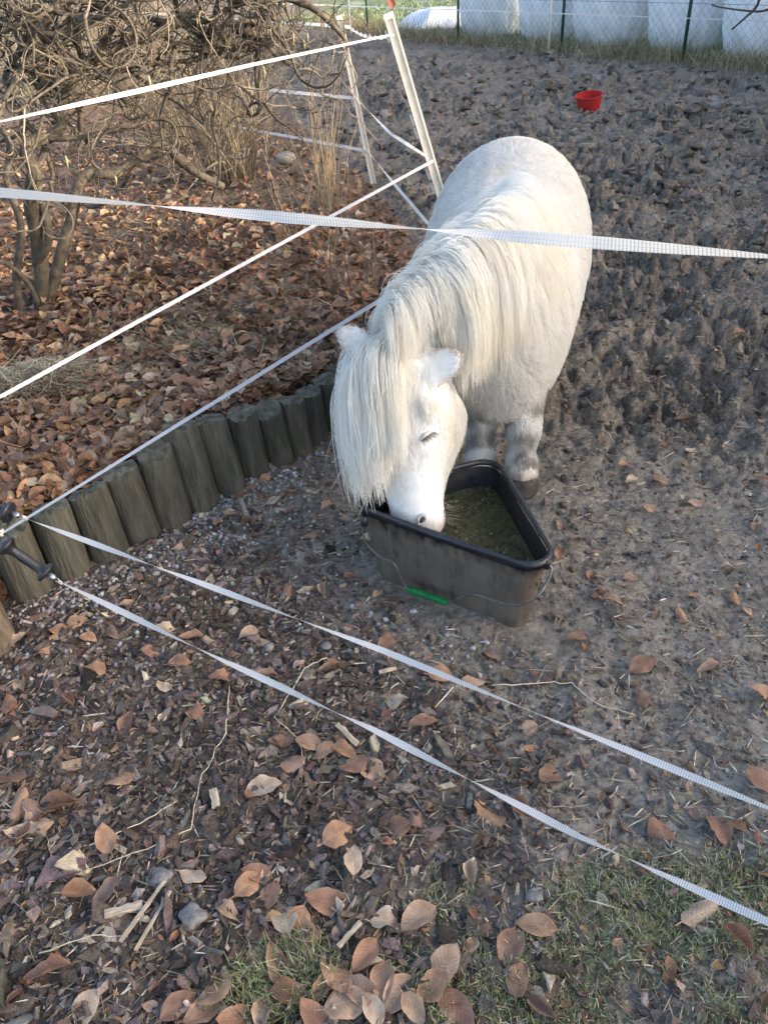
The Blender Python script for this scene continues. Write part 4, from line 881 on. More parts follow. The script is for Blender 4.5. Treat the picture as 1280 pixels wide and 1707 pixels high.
# ================================================================== ELECTRIC FENCE: posts, tapes, gate handles
def plastic_post(base, top, w, label, pegs, notch=True):
    base = np.array(base, float); top = np.array(top, float); e = tag(empty('fence_post', tuple(base)), label, 'fence post'); ax = unit(top-base); L_ = np.linalg.norm(top-base)
    a = unit(np.cross(ax, [0, 1, 0])); b = np.cross(ax, a); R_ = np.column_stack([a, b, ax])
    mb = MB()                                                        # ribbed profile: web and two flanges
    for cx, hx, hy in ((0, w*.5, w*.14), (-w*.42, w*.11, w*.42), (w*.42, w*.11, w*.42)): mb.box(ax*L_*.5+a*cx-ax*.06, (hx, hy+.0004*cx/w, L_*.5+.06+.001*(cx != 0)), R_)
    mb.build('shaft', M['postwhite'], e)
    mb = MB(); mb.box(ax*(L_+.002), (w*.56, w*.5, .012), R_); mb.build('cap', M['postwhite'], e)
    for t in pegs:                                                   # moulded tape lugs along the edge
        mb = MB(); mb.box(ax*L_*t+a*w*.62, (w*.22, w*.25, .014), R_); mb.box(ax*(L_*t+.014)+a*w*.78, (w*.10, w*.22, .022), R_); mb.build('lug', M['postwhite'], e)
    return lambda t: base+ax*L_*t
p1b = aty(768, 438, 4.2); p1t = aty(648, 27, 4.2); p2b = aty(624, 312, 6.2); p2t = aty(566, 30, 6.2)
post1 = plastic_post(p1b, p1t, .043, 'stout white plastic fence post leaning left just behind the pony', (.93, .62, .57, .40, .34))
post2 = plastic_post(p2b, p2t, .038, 'thinner white plastic fence post beside the dry stalks and bush', (.95, .75, .6, .52, .3, .22))
PL = np.array([-1.13, 1.47]); PR = np.array([1.05, .42])
postL = plastic_post((*PL, 0.2), (*PL, 1.35), .05, 'white plastic gate post at the left end of the gate tapes', (.9, .5, .2))
postR = plastic_post((*PR, 0.0), (*PR, 1.35), .05, 'white plastic gate post at the right end of the gate tapes', (.9, .3, .1))
def tape(name, pts, width, twists, label, seed=0, sag=0.0, face=None, n=160, cat='tape', group=None, amp=0.0, base=0.0):
    """ribbon along a path; twists = number of half turns along it"""
    P_ = np.array(pts, float); seg = np.linalg.norm(np.diff(P_, axis=0), axis=1); cum = np.concatenate([[0], np.cumsum(seg)]); s = np.linspace(0, cum[-1], n)
    Q = np.stack([np.interp(s, cum, P_[:, k]) for k in range(3)], -1); Q[:, 2] -= sag*4*(s/cum[-1])*(1-s/cum[-1])
    r = np.random.default_rng(seed); T = np.gradient(Q, axis=0); T /= np.linalg.norm(T, axis=1)[:, None]
    U = np.array([0, 0, 1.0])-T*T[:, 2:3]; U /= np.linalg.norm(U, axis=1)[:, None]; B = np.cross(T, U)
    t = s/cum[-1]; ang = base+twists*math.pi*(t+amp*np.sin(t*2*math.pi*r.uniform(.7, 1.4)+r.uniform(0, 6)))
    if face is not None: ang = np.interp(s, cum, face)
    W = np.cos(ang)[:, None]*U+np.sin(ang)[:, None]*B; Nn = np.cross(T, W); nv_ = 5; v = np.linspace(-.5, .5, nv_)
    V = Q[:, None]+W[:, None]*(v*width)[None, :, None]+Nn[:, None]*((v**2-.1)*width*.12*np.sin(s*9+seed)[:, None])[:, :, None]
    V2 = V+Nn[:, None]*.0006; i = np.arange(n*nv_).reshape(n, nv_); q_ = np.stack([i[:-1, :-1], i[1:, :-1], i[1:, 1:], i[:-1, 1:]], -1).reshape(-1, 4)
    uv = np.stack(np.broadcast_arrays(s[:, None], (v+.5)[None]), -1).reshape(-1, 2)
    c = Q.mean(0); me = mk_mesh(name, V.reshape(-1, 3)-c, q_, None, True, None, uv); o = link(name, me, M['tape'], None, tuple(c)); tag(o, label, cat, group); return o
c1, c2 = .93, .40
A1, C1, D1 = aty(656, 57, 4.18), aty(722, 268, 4.18), aty(752, 418, 4.16)
A2, C2, D2 = aty(583, 45, 6.18), aty(594, 164, 6.18), aty(613, 252, 6.18)
PLa = lambda z: np.array([*PL, z])
tape('fence_tape', [A1, aty(420, 108, 3.05), aty(230, 152, 2.5), aty(0, 203, 2.0), PLa(aty(0, 203, 2.0)[2]+.02)], .0125, .5, 'topmost cream fence tape rising from left edge to the leaning post', 1, .0, face=[1.0, .75, .25, 1.40, 1.9], base=.0)
tape('fence_tape', [C1, aty(0, 662, 1.65), PLa(aty(0, 662, 1.65)[2]+.02)], .0125, .35, 'middle side fence tape running diagonally over the leaf bed', 2, .0, base=.3)
tape('fence_tape', [D1, aty(650, 490, 3.4), aty(0, 892, 1.56), PLa(aty(0, 892, 1.56)[2])], .017, .5, 'lowest side fence tape running just above the log edging', 3, .0, base=.35)
tape('fence_tape', [A2, A1], .022, 9, 'short tightly twisted tape between the tops of the two posts', 4, .03)
tape('fence_tape', [C2, aty(650, 222, 5.2), C1], .018, 1.2, 'tape slanting between the middles of the two leaning posts', 5, .0)
tape('fence_tape', [D2, aty(660, 310, 5.0), D1], .018, 1.0, 'lowest tape slanting down between the posts towards the pony', 6, .0)
q1 = aty(340, 28, 8.2); tape('fence_tape', [A2, q1, q1+(q1-A2)*.6], .02, 1, 'highest tape running behind the bushes from the thinner post', 7)
q1 = aty(405, 146, 7.4); tape('fence_tape', [C2, q1, q1+(q1-C2)*.9], .022, .4, 'middle tape running left behind the reeds from the thinner post', 8)
q1 = aty(447, 221, 7.0); tape('fence_tape', [D2, q1, q1+(q1-D2)*.9], .022, .5, 'lowest tape running left behind the dry stalks', 9)
# gate
gB0 = PLa(aty(0, 320, 1.30)[2]); BR = aty(1280, 427, .77)
tape('gate_tape', [PLa(1.17), aty(0, 321, 1.27), aty(230, 340, 1.185), aty(480, 363, 1.08), aty(700, 381, .99), aty(900, 397, .91), BR, BR+(BR-aty(900, 397, .91))*1.6], .0142, 2.6, 'widest white gate tape crossing in front of the pony', 12, face=[-.8, -.15, 1.0, 2.9, 4.35, 5.9, 7.25, 10.5], n=260)
EH = aty(38, 862, 1.52); FH = aty(97, 968, 1.50)
E_R = aty(1280, 1347, .70); F_R = aty(1280, 1537, .62)
tape('gate_tape', [EH, aty(640, 1085, 1.10), E_R, E_R+(E_R-aty(640, 1085, 1.10))*.8], .0125, 5.3, 'middle gate tape passing right below the bucket', 13, amp=.03, base=.9, n=320)
tape('gate_tape', [FH, aty(370, 1100, 1.25), aty(620, 1215, 1.06), aty(960, 1392, .82), F_R, F_R+(F_R-aty(960, 1392, .82))*1.4], .0145, 6.0, 'lowest gate tape slanting over the mulch in the foreground', 14, amp=.02, base=.2, n=340)
def gate_handle(eye, back, label):
    eye = np.array(eye); ax = unit(np.array(back)-eye); e = tag(empty('gate_hook', tuple(eye)), label, 'gate handle')
    mb = MB(); ts = [.028, .030, .034, .040, .044, .048, .060, .090, .120, .128, .134, .140, .144, .150, .156, .160]
    rs = [.012, .023, .0265, .025, .017, .0130, .0120, .0125, .0120, .0135, .018, .025, .0265, .023, .014, .007]
    mb.tube(np.array([ax*t for t in ts]), rs, 20); mb.build('grip', M['blackplastic'], e, True)
    mb = MB(); mb.tube(np.array([ax*.008, ax*.012, ax*.030]), [.0065, .0075, .0075], 12); mb.build('ferrule', M['metal'], e, True)
    mb = MB(); a = unit(np.cross(ax, UPV)); b = np.cross(a, ax); th = np.linspace(0, 2*math.pi, 17); mb.tube(np.array([ax*(.002+.006*math.cos(x))+b*.006*math.sin(x) for x in th]), .0013, 6); mb.build('eye_ring', M['metal'], e, True)
    mb = MB(); h0 = ax*.158; mb.tube(np.array([h0, ax*.185, ax*.20+b*.006, ax*.205+b*.016, ax*.197+b*.022]), .0022, 8); mb.build('hook', M['metal'], e, True)
    r_ = np.random.default_rng(3); mb = MB()
    for k in range(3): mb.tube(np.array([ax*(-.004-.003*k)+.004*np.array([0, math.cos(x), math.sin(x)]) for x in np.linspace(0, 6.28, 9)]), .0016, 6)
    mb.build('tape_knot', M['postwhite'], e, True); return e
def back_of(eye, px, py, L_=.2):
    # the point along the ray through (px,py) that lies about L_ from the eye, on the far-left side
    best = min((aty(px, py, y_) for y_ in np.linspace(1.2, 1.9, 141)), key=lambda p: abs(np.linalg.norm(p-eye)-L_)); return best
gate_handle(EH, EH+np.array([-.17, .05, .055]), 'black plastic gate handle cut off by the left edge, on middle tape')
gate_handle(FH, back_of(FH, 18, 915, .12), 'black plastic gate handle hooking the lowest gate tape beside the logs')
mb = MB(); KD = aty(2, 888, 1.56); mb.tube(np.array([KD+.006*np.array([math.sin(t*7), math.cos(t*5), math.sin(t*9)]) for t in np.linspace(0, 2, 14)])-KD, .003, 6)
tag(mb.build('tape_knot', M['postwhite'], None, True, loc=tuple(KD)), 'small white knot where the side tape ends at left edge', 'knot')

# ================================================================== RED TUB
rt_ = atz(981, 180, .02); rg = float(H(rt_[:1], rt_[1:2])[0]); tub = tag(empty('red_tub', (rt_[0], rt_[1], rg+.0)), 'bright red rubber feed tub standing tilted on the muddy paddock', 'tub')
tub.rotation_euler = (math.radians(7), math.radians(-5), 0); tub.scale = (.86, .86, .86); M['red'] = mat('red_rubber', (.34, .035, .030), (.50, .022, .022), 9, .5, .2, 60); M['redin'] = mat('red_rubber_inside', (.45, .02, .02), (.36, .014, .014), 14, .55)
def circ(r, z, k=32): a = np.arange(k)/k*2*math.pi; return np.column_stack([np.cos(a)*r, np.sin(a)*r*.96, np.full(k, z)])
mb = MB(); mb.loft([circ(.105, 0), circ(.118, .005), circ(.13, .08), circ(.143, .17)], True); mb.v[-1][-1] = (0, 0, .012)
mb = MB(); mb.loft([circ(.03, -.01), circ(.110, -.01), circ(.118, .005), circ(.132, .08), circ(.146, .172)], False); mb.build('shell', M['red'], tub, True)
mb = MB(); mb.loft([circ(.140, .172), circ(.126, .08), circ(.110, .02), circ(.03, .015), circ(.001, .015)], False); mb.build('inner_wall', M['redin'], tub, True)
mb = MB(); mb.loft([circ(.148+.006*math.cos(a), .172+.006*math.sin(a)) for a in np.linspace(0, 2*math.pi, 9)], False); mb.build('rim', M['red'], tub, True)
for sx in (-1, 1):
    mb = MB(); mb.tube(np.array([(sx*.148, -.03, .165), (sx*.172, -.022, .16), (sx*.178, 0, .158), (sx*.172, .022, .16), (sx*.148, .03, .165)]), .006, 8); mb.build('handle', M['red'], tub, True)

# ================================================================== FAR FENCE, BALES, MEADOW
wf = tag(empty('wire_fence', (3.02, 12.76, 0)), 'green chain-link fence with thin steel posts along the far paddock edge', 'fence'); WO = np.array(wf.location); FH_ = 1.25
for p in FP:
    z = float(H(p[:1], p[1:2])[0]); mb = MB(); mb.tube(np.array([(p[0], p[1], z-.05), (p[0]+.01, p[1], FH_+.06)])-WO, .021, 10); po = mb.build('post', M['greenmetal'], wf, True)
    mb = MB(); mb.tube(np.array([(p[0]+.01, p[1], FH_+.06), (p[0]+.01, p[1], FH_+.075)])-WO, [.024, .012], 10); mb.build('cap', M['greenmetal'], po, True)
for z in (.06, .62, 1.2):
    mb = MB(); mb.tube(np.array([(p[0], p[1]-.03, z) for p in FP])-WO, .0022, 4); mb.build('line_wire', M['greenwire'], wf)
mb = MB(); c_ = .055
for a, b in zip(FP[1:-1], FP[2:]):
    L_ = np.linalg.norm(b-a); m_ = int(L_/c_); nz_ = int(1.15/c_)
    for i in range(m_):
        zz = np.arange(nz_+1)*c_+.06; sx = ((np.arange(nz_+1)+i) % 2)*c_; t = (i*c_+sx)/L_; P_ = np.column_stack([a[0]+(b[0]-a[0])*t, a[1]+(b[1]-a[1])*t-.028, zz]); mb.tube(P_-WO, .0017, 3, cap=False)
o = mb.build('wire_mesh', M['greenwire'], wf); o['kind'] = 'stuff'
# white tape posts and tapes in front of it
wps = [atz(913.5, 92, 0), atz(585, 63, 0), atz(1560, 150, 0)]
for k, p in enumerate(wps):
    mb = MB(); L_ = 1.25; mb.tube(np.array([(0, 0, -.05), (0, 0, .6), (.0, 0, L_)]), [.019, .018, .017], 8); e = tag(empty('tape_post', (p[0], p[1], 0)), ['thin white tape post in front of the pale bales', 'thin white tape post far behind the leaning posts', 'thin white tape post beyond the right edge'][k], 'fence post')
    mb.build('shaft', M['postwhite'], e, True)
    for z in (.50, 1.0): m2 = MB(); m2.box((0, -.022, z), (.012, .014, .016)); m2.build('insulator', M['postwhite'], e)
for z, w_, lb in ((.50, .018, 'lower white tape along the far paddock fence'), (1.0, .018, 'upper white tape along the far paddock fence')):
    d_ = wps[1][:2]-wps[0][:2]; far_ = wps[1][:2]+d_*.6
    tape('fence_tape', [(*far_, z), (wps[1][0], wps[1][1]-.03, z), (wps[0][0], wps[0][1]-.03, z), (wps[2][0], wps[2][1]-.03, z)], w_, .3, lb, 20+int(z*10), n=120)
# wrapped bales
M['bale'] = mat('bale_wrap', (.80, .82, .83), (.90, .91, .92), 3, .40, .5, 5, stretch=(1, 1, .45), spec=.45)
bale_lab = ['leftmost pale wrapped bale behind the green fence posts', 'pale wrapped round bale second from the left behind fence', 'pale wrapped bale right of the near white tape post', 'pale wrapped bale fourth from the left behind the fence', 'rightmost and largest pale wrapped bale behind the fence']
def bale(c, r, h, seed, label):
    rr = np.random.default_rng(seed); e = tag(empty('wrapped_bale', (c[0], c[1], 0)), label, 'bale', 'wrapped bales behind the far fence'); K = 96; ph = np.arange(K)/K*2*math.pi; rings = []
    prof = [(.0, -.03), (.78, -.02), (.90, .07), (.98, .28), (1.03, .5*h), (.99, h-.28), (.91, h-.09), (.78, h-.01), (.5, h+.02), (.02, h+.03)]
    off = rr.uniform(0, 9)
    for t in np.linspace(0, len(prof)-1, 34):
        f = np.interp(t, range(len(prof)), [p[0] for p in prof]); z = np.interp(t, range(len(prof)), [p[1] for p in prof])
        w_ = 1+.022*np.sin(ph*3+off+z*2)+.016*np.sin(ph*9+z*14+off)*(f > .8)+.014*np.sin(ph*19-z*5+off*2)*(f > .8)+.010*np.sin(ph*31+z*3+off)*(f > .8)
        rings.append(np.column_stack([np.cos(ph)*r*f*w_, np.sin(ph)*r*f*w_, np.full(K, z)+.01*np.sin(ph*5+off)]))
    mb = MB(); mb.loft(np.array(rings), False); mb.build('film_wrap', M['bale'], e, True)
fo = FP[3]; BALES = [-2.85, -1.42, -.08, 1.25, 2.58]
for k, s_ in enumerate(BALES):
    c = fo+FE*s_+FN*(1.05+.12*(k % 2)); bale(c, .575+.02*(k == 4), 1.22, k, bale_lab[k])
# white sheeted heap left of the bales
hc_ = fo+FE*-5.0+FN*1.6; mb = MB(); K = 40; R9 = 12; ph = np.arange(K)/K*2*math.pi; rg_ = []
for t in np.linspace(0, 1, R9): rg_.append(np.column_stack([np.cos(ph)*1.0*(1-t)*(1+.1*np.sin(ph*3)), np.sin(ph)*.7*(1-t)*(1+.12*np.sin(ph*5+1)), .30*np.sin(min(1, t*1.5)*math.pi/2)+.04*np.sin(ph*4+t*9)*(t > .05)*(1-t)]))
mb.loft(np.array(rg_), False); tag(mb.build('sheeted_heap', mat('white_net_sheet', (.62, .67, .72), (.86, .88, .90), 18, .5, .7, 22), None, True, loc=(hc_[0], hc_[1], 0)), 'low heap under a frosty white sheet left of the bales', 'heap')
# dry grass tufts under the far fence and meadow grass behind
n = 15000; t = RNG.uniform(-8.5, 7, n); off = RNG.normal(.05, .22, n); cl = fbm(t*1.4, off*0+3, 2, 15); k = RNG.uniform(0, 1, n) < np.clip(.6+cl, .1, 1); t, off, cl = t[k], off[k], cl[k]; n = len(t)
xs = np.interp(t, [-9.8, -5.9, -2.35, 0, 2.15, 4.3, 6.5], [p[0] for p in FP]); yy = np.interp(t, [-9.8, -5.9, -2.35, 0, 2.15, 4.3, 6.5], [p[1] for p in FP]); P = on_ground(np.column_stack([xs+FN[0]*off, yy+FN[1]*off]), -.01)
S = np.clip(RNG.normal(.24, .08, n)*(1+.8*cl), .06, .5); tag(scatter('dry_grass', BLD, P, rotmats(n, .35), np.column_stack([S*RNG.uniform(.5, 1.4, n), np.full(n, .28), S]), pal(n, [(.42, .33, .19), (.30, .24, .14), (.20, .18, .10), (.16, .18, .08), (.52, .42, .27)], [4, 4, 4, 3, 1.5]), M['grass']), 'dry yellow grass tufts along the foot of the far fence', 'grass', kind='stuff')
n = 16000; t = RNG.uniform(-11, 9, n); off = .25+np.abs(RNG.normal(0, 3.2, n)); P = on_ground(np.column_stack([fo[0]+FE[0]*t+FN[0]*off, fo[1]+FE[1]*t+FN[1]*off]), -.01)
S = RNG.uniform(.05, .13, n); tag(scatter('meadow_grass', BL, P, rotmats(n, .4), np.column_stack([S, np.full(n, .35), S]), pal(n, [(.13, .19, .07), (.20, .26, .11), (.10, .14, .06), (.42, .48, .42)], [5, 4, 3, 2]), M['grass']), 'frosty green meadow grass behind the far fence', 'grass', kind='stuff')

# ================================================================== MOSS AND GRASS IN THE FOREGROUND
n = 60000; x = RNG.uniform(-.55, .85, n); y = RNG.uniform(.38, 1.05, n); f = fbm(x*6, y*6, 3, 72)+.6*fbm(x*2.2, y*2.2, 3, 71); patch = np.exp(-(((x+.24)/.13)**2+((y-.66)/.08)**2))*1.6+np.exp(-(((x+.05)/.05)**2+((y-.86)/.04)**2))*.9
k = (f+.24-(y-.68)*3.0*(y > .68)+(x > .02)*.22-(x < -.02)*.9+patch) > RNG.uniform(.0, .9, n); x, y = x[k], y[k]; n = len(x); big = np.exp(-(((x+.24)/.13)**2+((y-.66)/.08)**2))
S = RNG.uniform(.010, .024, n)*(1+1.5*big); tag(scatter('moss_grass', BL, on_ground(np.column_stack([x, y]), -.001), rotmats(n, .6), np.column_stack([S, np.full(n, .045), S]), pal(n, [(.25, .28, .11), (.33, .355, .17), (.16, .185, .085), (.36, .35, .19), (.46, .44, .33)], [4, 4, 3, 3, 3]), M['grass']), 'sparse short green grass and moss at the bottom of the picture', 'grass', kind='stuff')
# long straw stalks lying on the mulch
STR = [([(385, 1150), (380, 1235), (342, 1300), (320, 1392), (250, 1425), (130, 1468)], 'long bent pale straw stalk curving over the mulch'), ([(545, 1100), (510, 1125), (460, 1205), (500, 1240), (510, 1285)], 'thin pale straw stalk hooked beside the lower tape'), ([(820, 1150), (905, 1148), (950, 1150), (995, 1188), (1060, 1200)], 'pale straw stalk bent on the soil below the bucket'), ([(155, 1420), (240, 1385), (300, 1345)], 'short straight straw stalk beside a tan leaf'), ([(75, 1595), (150, 1575), (220, 1570)], 'thin grey straw stalk near the left bottom')]
for pp, lb in STR:
    P0 = np.array([np.array(on_ground([atz(a, b, .0)[:2]])[0])+[0, 0, .015] for a, b in pp]); tt9 = np.linspace(0, len(P0)-1, (len(P0)-1)*5+1); P_ = np.stack([np.interp(tt9, range(len(P0)), P0[:, k9]) for k9 in range(3)], -1)+RNG.normal(0, .0016, (len(tt9), 3)); c = P_.mean(0); mb = MB(); mb.tube(P_-c, np.linspace(.0016, .0008, len(P_)), 6); tag(mb.build('straw_stalk', mat('straw_stalk', (.55, .46, .30), (.68, .60, .43), 40, .55), None, True, loc=tuple(c)), lb, 'straw')
CHP = [((580, 1232), .075, .013, -.9, 'pale wood splinter touching the lowest gate tape'), ((245, 1530), .13, .007, 1.1, 'upper pale split stick of the crossed pair on mulch'), ((262, 1545), .12, .006, 1.2, 'second pale split stick lying along the first'), ((212, 1527), .07, .016, .25, 'broad flat pale wood chip left of the split sticks'), ((363, 1345), .045, .017, -1.3, 'pale upright wood chip beside the bent straw'), ((585, 1570), .06, .009, .8, 'tan wood splinter between large leaves')]
for (a, b), L_, w_, yw, lb in CHP:
    p = on_ground([atz(a, b, 0)[:2]])[0]; r_ = np.random.default_rng(a); k = 9; mb = MB(); rings = []
    for t in np.linspace(-.5, .5, k): rings.append([(t*L_, s1*w_*.5*(1+r_.normal(0, .12)), s2*w_*.3*(1+r_.normal(0, .15))) for s1, s2 in ((-1, -1), (1, -1), (1.05, .6), (.3, 1), (-1, .7))])
    mb.loft(np.array(rings), True); o = mb.build('wood_splinter', mat('split_wood', (.30, .23, .15), (.60, .50, .37), 60, .7, .4, 90, stretch=(.3, 3, 3)), None, False, loc=(p[0], p[1], p[2]+.014)); o.rotation_euler = (.1, .06, yw); tag(o, lb, 'splinter')
for (a, b), s_, lb in (((890, 1500), .022, 'grey rounded stone on the mossy soil'), ((325, 1540), .034, 'dark grey rough stone on mulch'), ((545, 1080), .020, 'grey pebble below the bucket'), ((272, 1470), .030, 'dark rounded stone among the mulch')):
    p = on_ground([atz(a, b, 0)[:2]])[0]; V, _, t, _ = lump_template(a, 3, .2); tag(link('stone', mk_mesh('stone', V*s_*1.5*np.array([1, 1, .8]), None, t, True), mat('stone_grey', (.12, .112, .105), (.27, .25, .235), 55, .7, .4, 90), None, (p[0], p[1], p[2]+s_*.35)), lb, 'stone')
p = atz(476, 266, .15); V, _, t, _ = lump_template(5, 3, .12); tag(link('stone', mk_mesh('stone', V*.16, None, t, True), mat('pale_stone', (.30, .27, .21), (.42, .38, .31), 20, .75, .4, 60), None, (p[0], p[1], .16)), 'pale round boulder between the bush and the dry stalks', 'stone')

# ================================================================== SHRUBS
def wander(p0, d0, L_, n_, curl, up=0.0, seed=0, droop=0.0):
    r_ = np.random.default_rng(seed); p = np.array(p0, float); d = unit(d0); h = L_/n_; out = [p.copy()]; ax = unit(r_.normal(size=3)); rate = r_.normal(0, curl)
    for i in range(n_):
        if r_.uniform() < .22: ax = unit(ax+r_.normal(0, .9, 3)); rate = r_.normal(0, curl)
        d = unit(d+np.cross(ax, d)*rate*h*30+r_.normal(0, .06, 3)+np.array([0, 0, up*h*4-droop*h*4*(i/n_)])); p = p+d*h; out.append(p.copy())
    return np.array(out)
TWC = [(.12, .098, .070), (.08, .065, .048), (.20, .165, .12), (.055, .045, .036)]
hz = tag(empty('corkscrew_hazel', tuple(aty(66, 545, 3.7))), 'contorted hazel shrub with thick twisted stems at the left', 'shrub'); HO = np.array(hz.location)
def pl(pts): return spline(np.array([aty(*p) for p in pts]), 6)
hb0 = aty(66, 545, 3.7)[2]
LIMBS = [([(62, 552, 3.72), (70, 470, 3.72), (62, 395, 3.7), (52, 330, 3.66), (58, 285, 3.62), (45, 258, 3.66), (52, 237, 3.72), (85, 228, 3.8), (104, 205, 3.82), (108, 160, 3.84), (150, 100, 3.9), (205, 72, 4.0), (280, 40, 4.1), (330, 20, 4.2)], .036, .014, 'trunk'),
         ([(70, 545, 3.74), (95, 450, 3.8), (118, 370, 3.86), (128, 320, 3.9), (150, 290, 3.96), (195, 288, 4.02), (232, 262, 4.1), (262, 244, 4.14), (282, 246, 4.2), (300, 268, 4.26), (335, 292, 4.34), (372, 312, 4.4)], .030, .020, 'limb'),
         ([(72, 530, 3.70), (52, 480, 3.64), (20, 445, 3.58), (-30, 425, 3.5)], .014, .010, 'limb'),
         ([(60, 440, 3.7), (82, 400, 3.66), (70, 330, 3.7), (62, 290, 3.78), (75, 240, 3.86), (40, 200, 3.9), (10, 130, 3.95), (40, 70, 4.0), (60, 10, 4.05)], .020, .010, 'limb'),
         ([(40, 545, 3.66), (28, 470, 3.62), (36, 380, 3.6), (12, 300, 3.6), (20, 250, 3.64), (-10, 180, 3.7), (-20, 90, 3.8)], .020, .010, 'limb'),
         ([(205, 72, 4.0), (255, 62, 4.02), (300, 40, 4.06), (335, 58, 4.1), (372, 76, 4.14), (420, 60, 4.2), (452, 80, 4.26)], .017, .011, 'limb'),
         ([(104, 205, 3.82), (70, 150, 3.8), (100, 110, 3.78), (60, 60, 3.76), (90, 20, 3.76), (80, -60, 3.76)], .018, .010, 'limb'),
         ([(150, 100, 3.9), (190, 40, 3.86), (160, 0, 3.86), (200, -60, 3.86)], .015, .009, 'limb'),
         ([(280, 40, 4.1), (345, 35, 4.05), (390, 10, 4.0), (450, 0, 4.0), (520, -20, 4.05)], .012, .006, 'limb'),
         ([(128, 320, 3.9), (150, 345, 3.84), (190, 335, 3.8), (215, 352, 3.76)], .012, .006, 'limb')]
LP = []
for pts_, r0, r1, nm in LIMBS:
    P_ = pl(pts_); k = len(P_); rr = np.linspace(r0, r1, k)*(1+.06*np.sin(np.arange(k)*.9)); mb = MB(); mb.tube(P_-HO, rr, 12); mb.build(nm, M['bark'], hz, True); LP.append(P_)
LIMBW = np.array([len(p) for p in LP], float); LIMBW[2] *= .15; LIMBW[1] *= .25; LIMBW[9] *= .4; LIMBW[5:9] *= 1.8; LIMBW /= LIMBW.sum()
for i in range(60):
    kl = RNG.choice([0, 3, 5, 6, 7, 8, 1], p=[.2, .15, .2, .15, .1, .15, .05]); P_ = LP[kl]; p0 = P_[RNG.integers(int(len(P_)*.5), len(P_))]
    W = wander(p0, RNG.normal(0, 1, 3)*np.array([1.2, .6, .5])+np.array([.35, 0, .05]), RNG.uniform(.4, 1.1), 34, .40, .06, 700+i, .12)
    if W[:, 2].min() < .5 or W[:, 0].max() > .0: continue
    mb = MB(); mb.tube(W-HO, np.linspace(RNG.uniform(.007, .017), .003, 35), 8); mb.build('branch', M['bark'], hz, True); LP.append(W)
LIMBW = np.concatenate([LIMBW, np.full(len(LP)-len(LIMBS), 22.0/600)]); LIMBW /= LIMBW.sum()
mb = MB(); catk = MB()
for i in range(520):
    kl = RNG.choice(len(LP), p=LIMBW); P_ = LP[kl]; lo = int(len(P_)*(.6 if kl in (0, 3, 4) else .35)); p0 = P_[RNG.integers(lo, len(P_))]; d0 = RNG.normal(0, 1, 3)+np.array([.25, .05, .25])
    L_ = RNG.uniform(.15, .75); W = wander(p0, d0, L_, 26, .62, .1, 1000+i, .25)
    if W[:, 2].min() < .45 or W[:, 0].max() > .12: continue
    c = np.array(TWC[RNG.integers(0, 4)])*RNG.uniform(.8, 1.25); r0 = RNG.uniform(.0022, .0055); mb.tube(W-HO, np.linspace(r0, .0012, 27), 4, col=c, cap=False)
    for j in range(RNG.integers(0, 4)):
        q0 = W[RNG.integers(5, 24)]; W2 = wander(q0, RNG.normal(0, 1, 3), RNG.uniform(.06, .25), 12, .9, 0, 5000+i*5+j, .3); mb.tube(W2-HO, np.linspace(r0*.6, .0009, 13), 4, col=c, cap=False)
    if RNG.uniform() < .035:
        e = W[-1]; catk.tube(np.array([e, e-[0, 0, .02], e-[.004, 0, .05]])-HO, [.003, .005, .002], 6, col=(.40, .36, .20))
mb.build('twigs', M['twig'], hz, False, True)['kind'] = 'stuff'; catk.build('catkins', M['twig'], hz, True, True)['kind'] = 'stuff'
def bush(name, base, nst, h0, h1, spread, label, seed, curl, r0, side, cols, catg='shrub', lean=(0, 0)):
    r_ = np.random.default_rng(seed); base = np.array(base, float); e = tag(empty(name, tuple(base)), label, catg); mb = MB(); m2 = MB()
    for i in range(nst):
        a = r_.uniform(0, 6.28); rr = r_.uniform(0, 1)**.7*spread*.45; p0 = base+np.array([math.cos(a)*rr, math.sin(a)*rr, -.03]); d = unit(np.array([math.cos(a)*spread*r_.uniform(.1, .9)+lean[0], math.sin(a)*spread*r_.uniform(.1, .9)+lean[1], 1.0])); L_ = r_.uniform(h0, h1)
        W = wander(p0, d, L_, 16, curl, .05, seed*1000+i); c = np.array(cols[r_.integers(0, len(cols))])*r_.uniform(.75, 1.25); rad = r0*r_.uniform(.6, 1.3); mb.tube(W-base, np.linspace(rad, rad*.3, 17), 5, col=c, cap=False)
        for j in range(r_.poisson(side)):
            k = r_.integers(5, 16); W2 = wander(W[k], unit(W[min(k+1, 16)]-W[k])+r_.normal(0, .6, 3), r_.uniform(.08, .35), 10, curl*1.8, .1, seed*7000+i*9+j); m2.tube(W2-base, np.linspace(rad*.5, .0011, 11), 4, col=c, cap=False)
    mb.build('stems', M['twig'], e, False, True)['kind'] = 'stuff'
    if m2.n: m2.build('twigs', M['twig'], e, False, True)['kind'] = 'stuff'
    return e
STC = [(.25, .20, .13), (.17, .13, .085), (.33, .27, .18), (.12, .09, .06)]
bush('thicket_bush', atz(385, 300, .12), 110, .7, 1.45, .42, 'dense bush of pale bare upright stems left of the posts', 31, .06, .0045, 5, STC)
bush('thicket_bush', atz(285, 235, .12), 90, .8, 1.5, .5, 'tangled bare bush standing behind the hazel limb', 32, .10, .0042, 6, STC)
bush('thicket_bush', atz(150, 165, .1), 90, .9, 1.7, .6, 'brown bare bush behind the hazel at upper left', 33, .12, .005, 6, STC)
bush('thicket_bush', atz(30, 130, .1), 70, .9, 1.7, .6, 'bare bush at the far upper left corner', 34, .12, .005, 6, STC)
bush('thicket_bush', atz(470, 110, .0), 50, .6, 1.1, .4, 'small bare bush between the hazel branches and the far fence', 36, .10, .004, 5, STC)
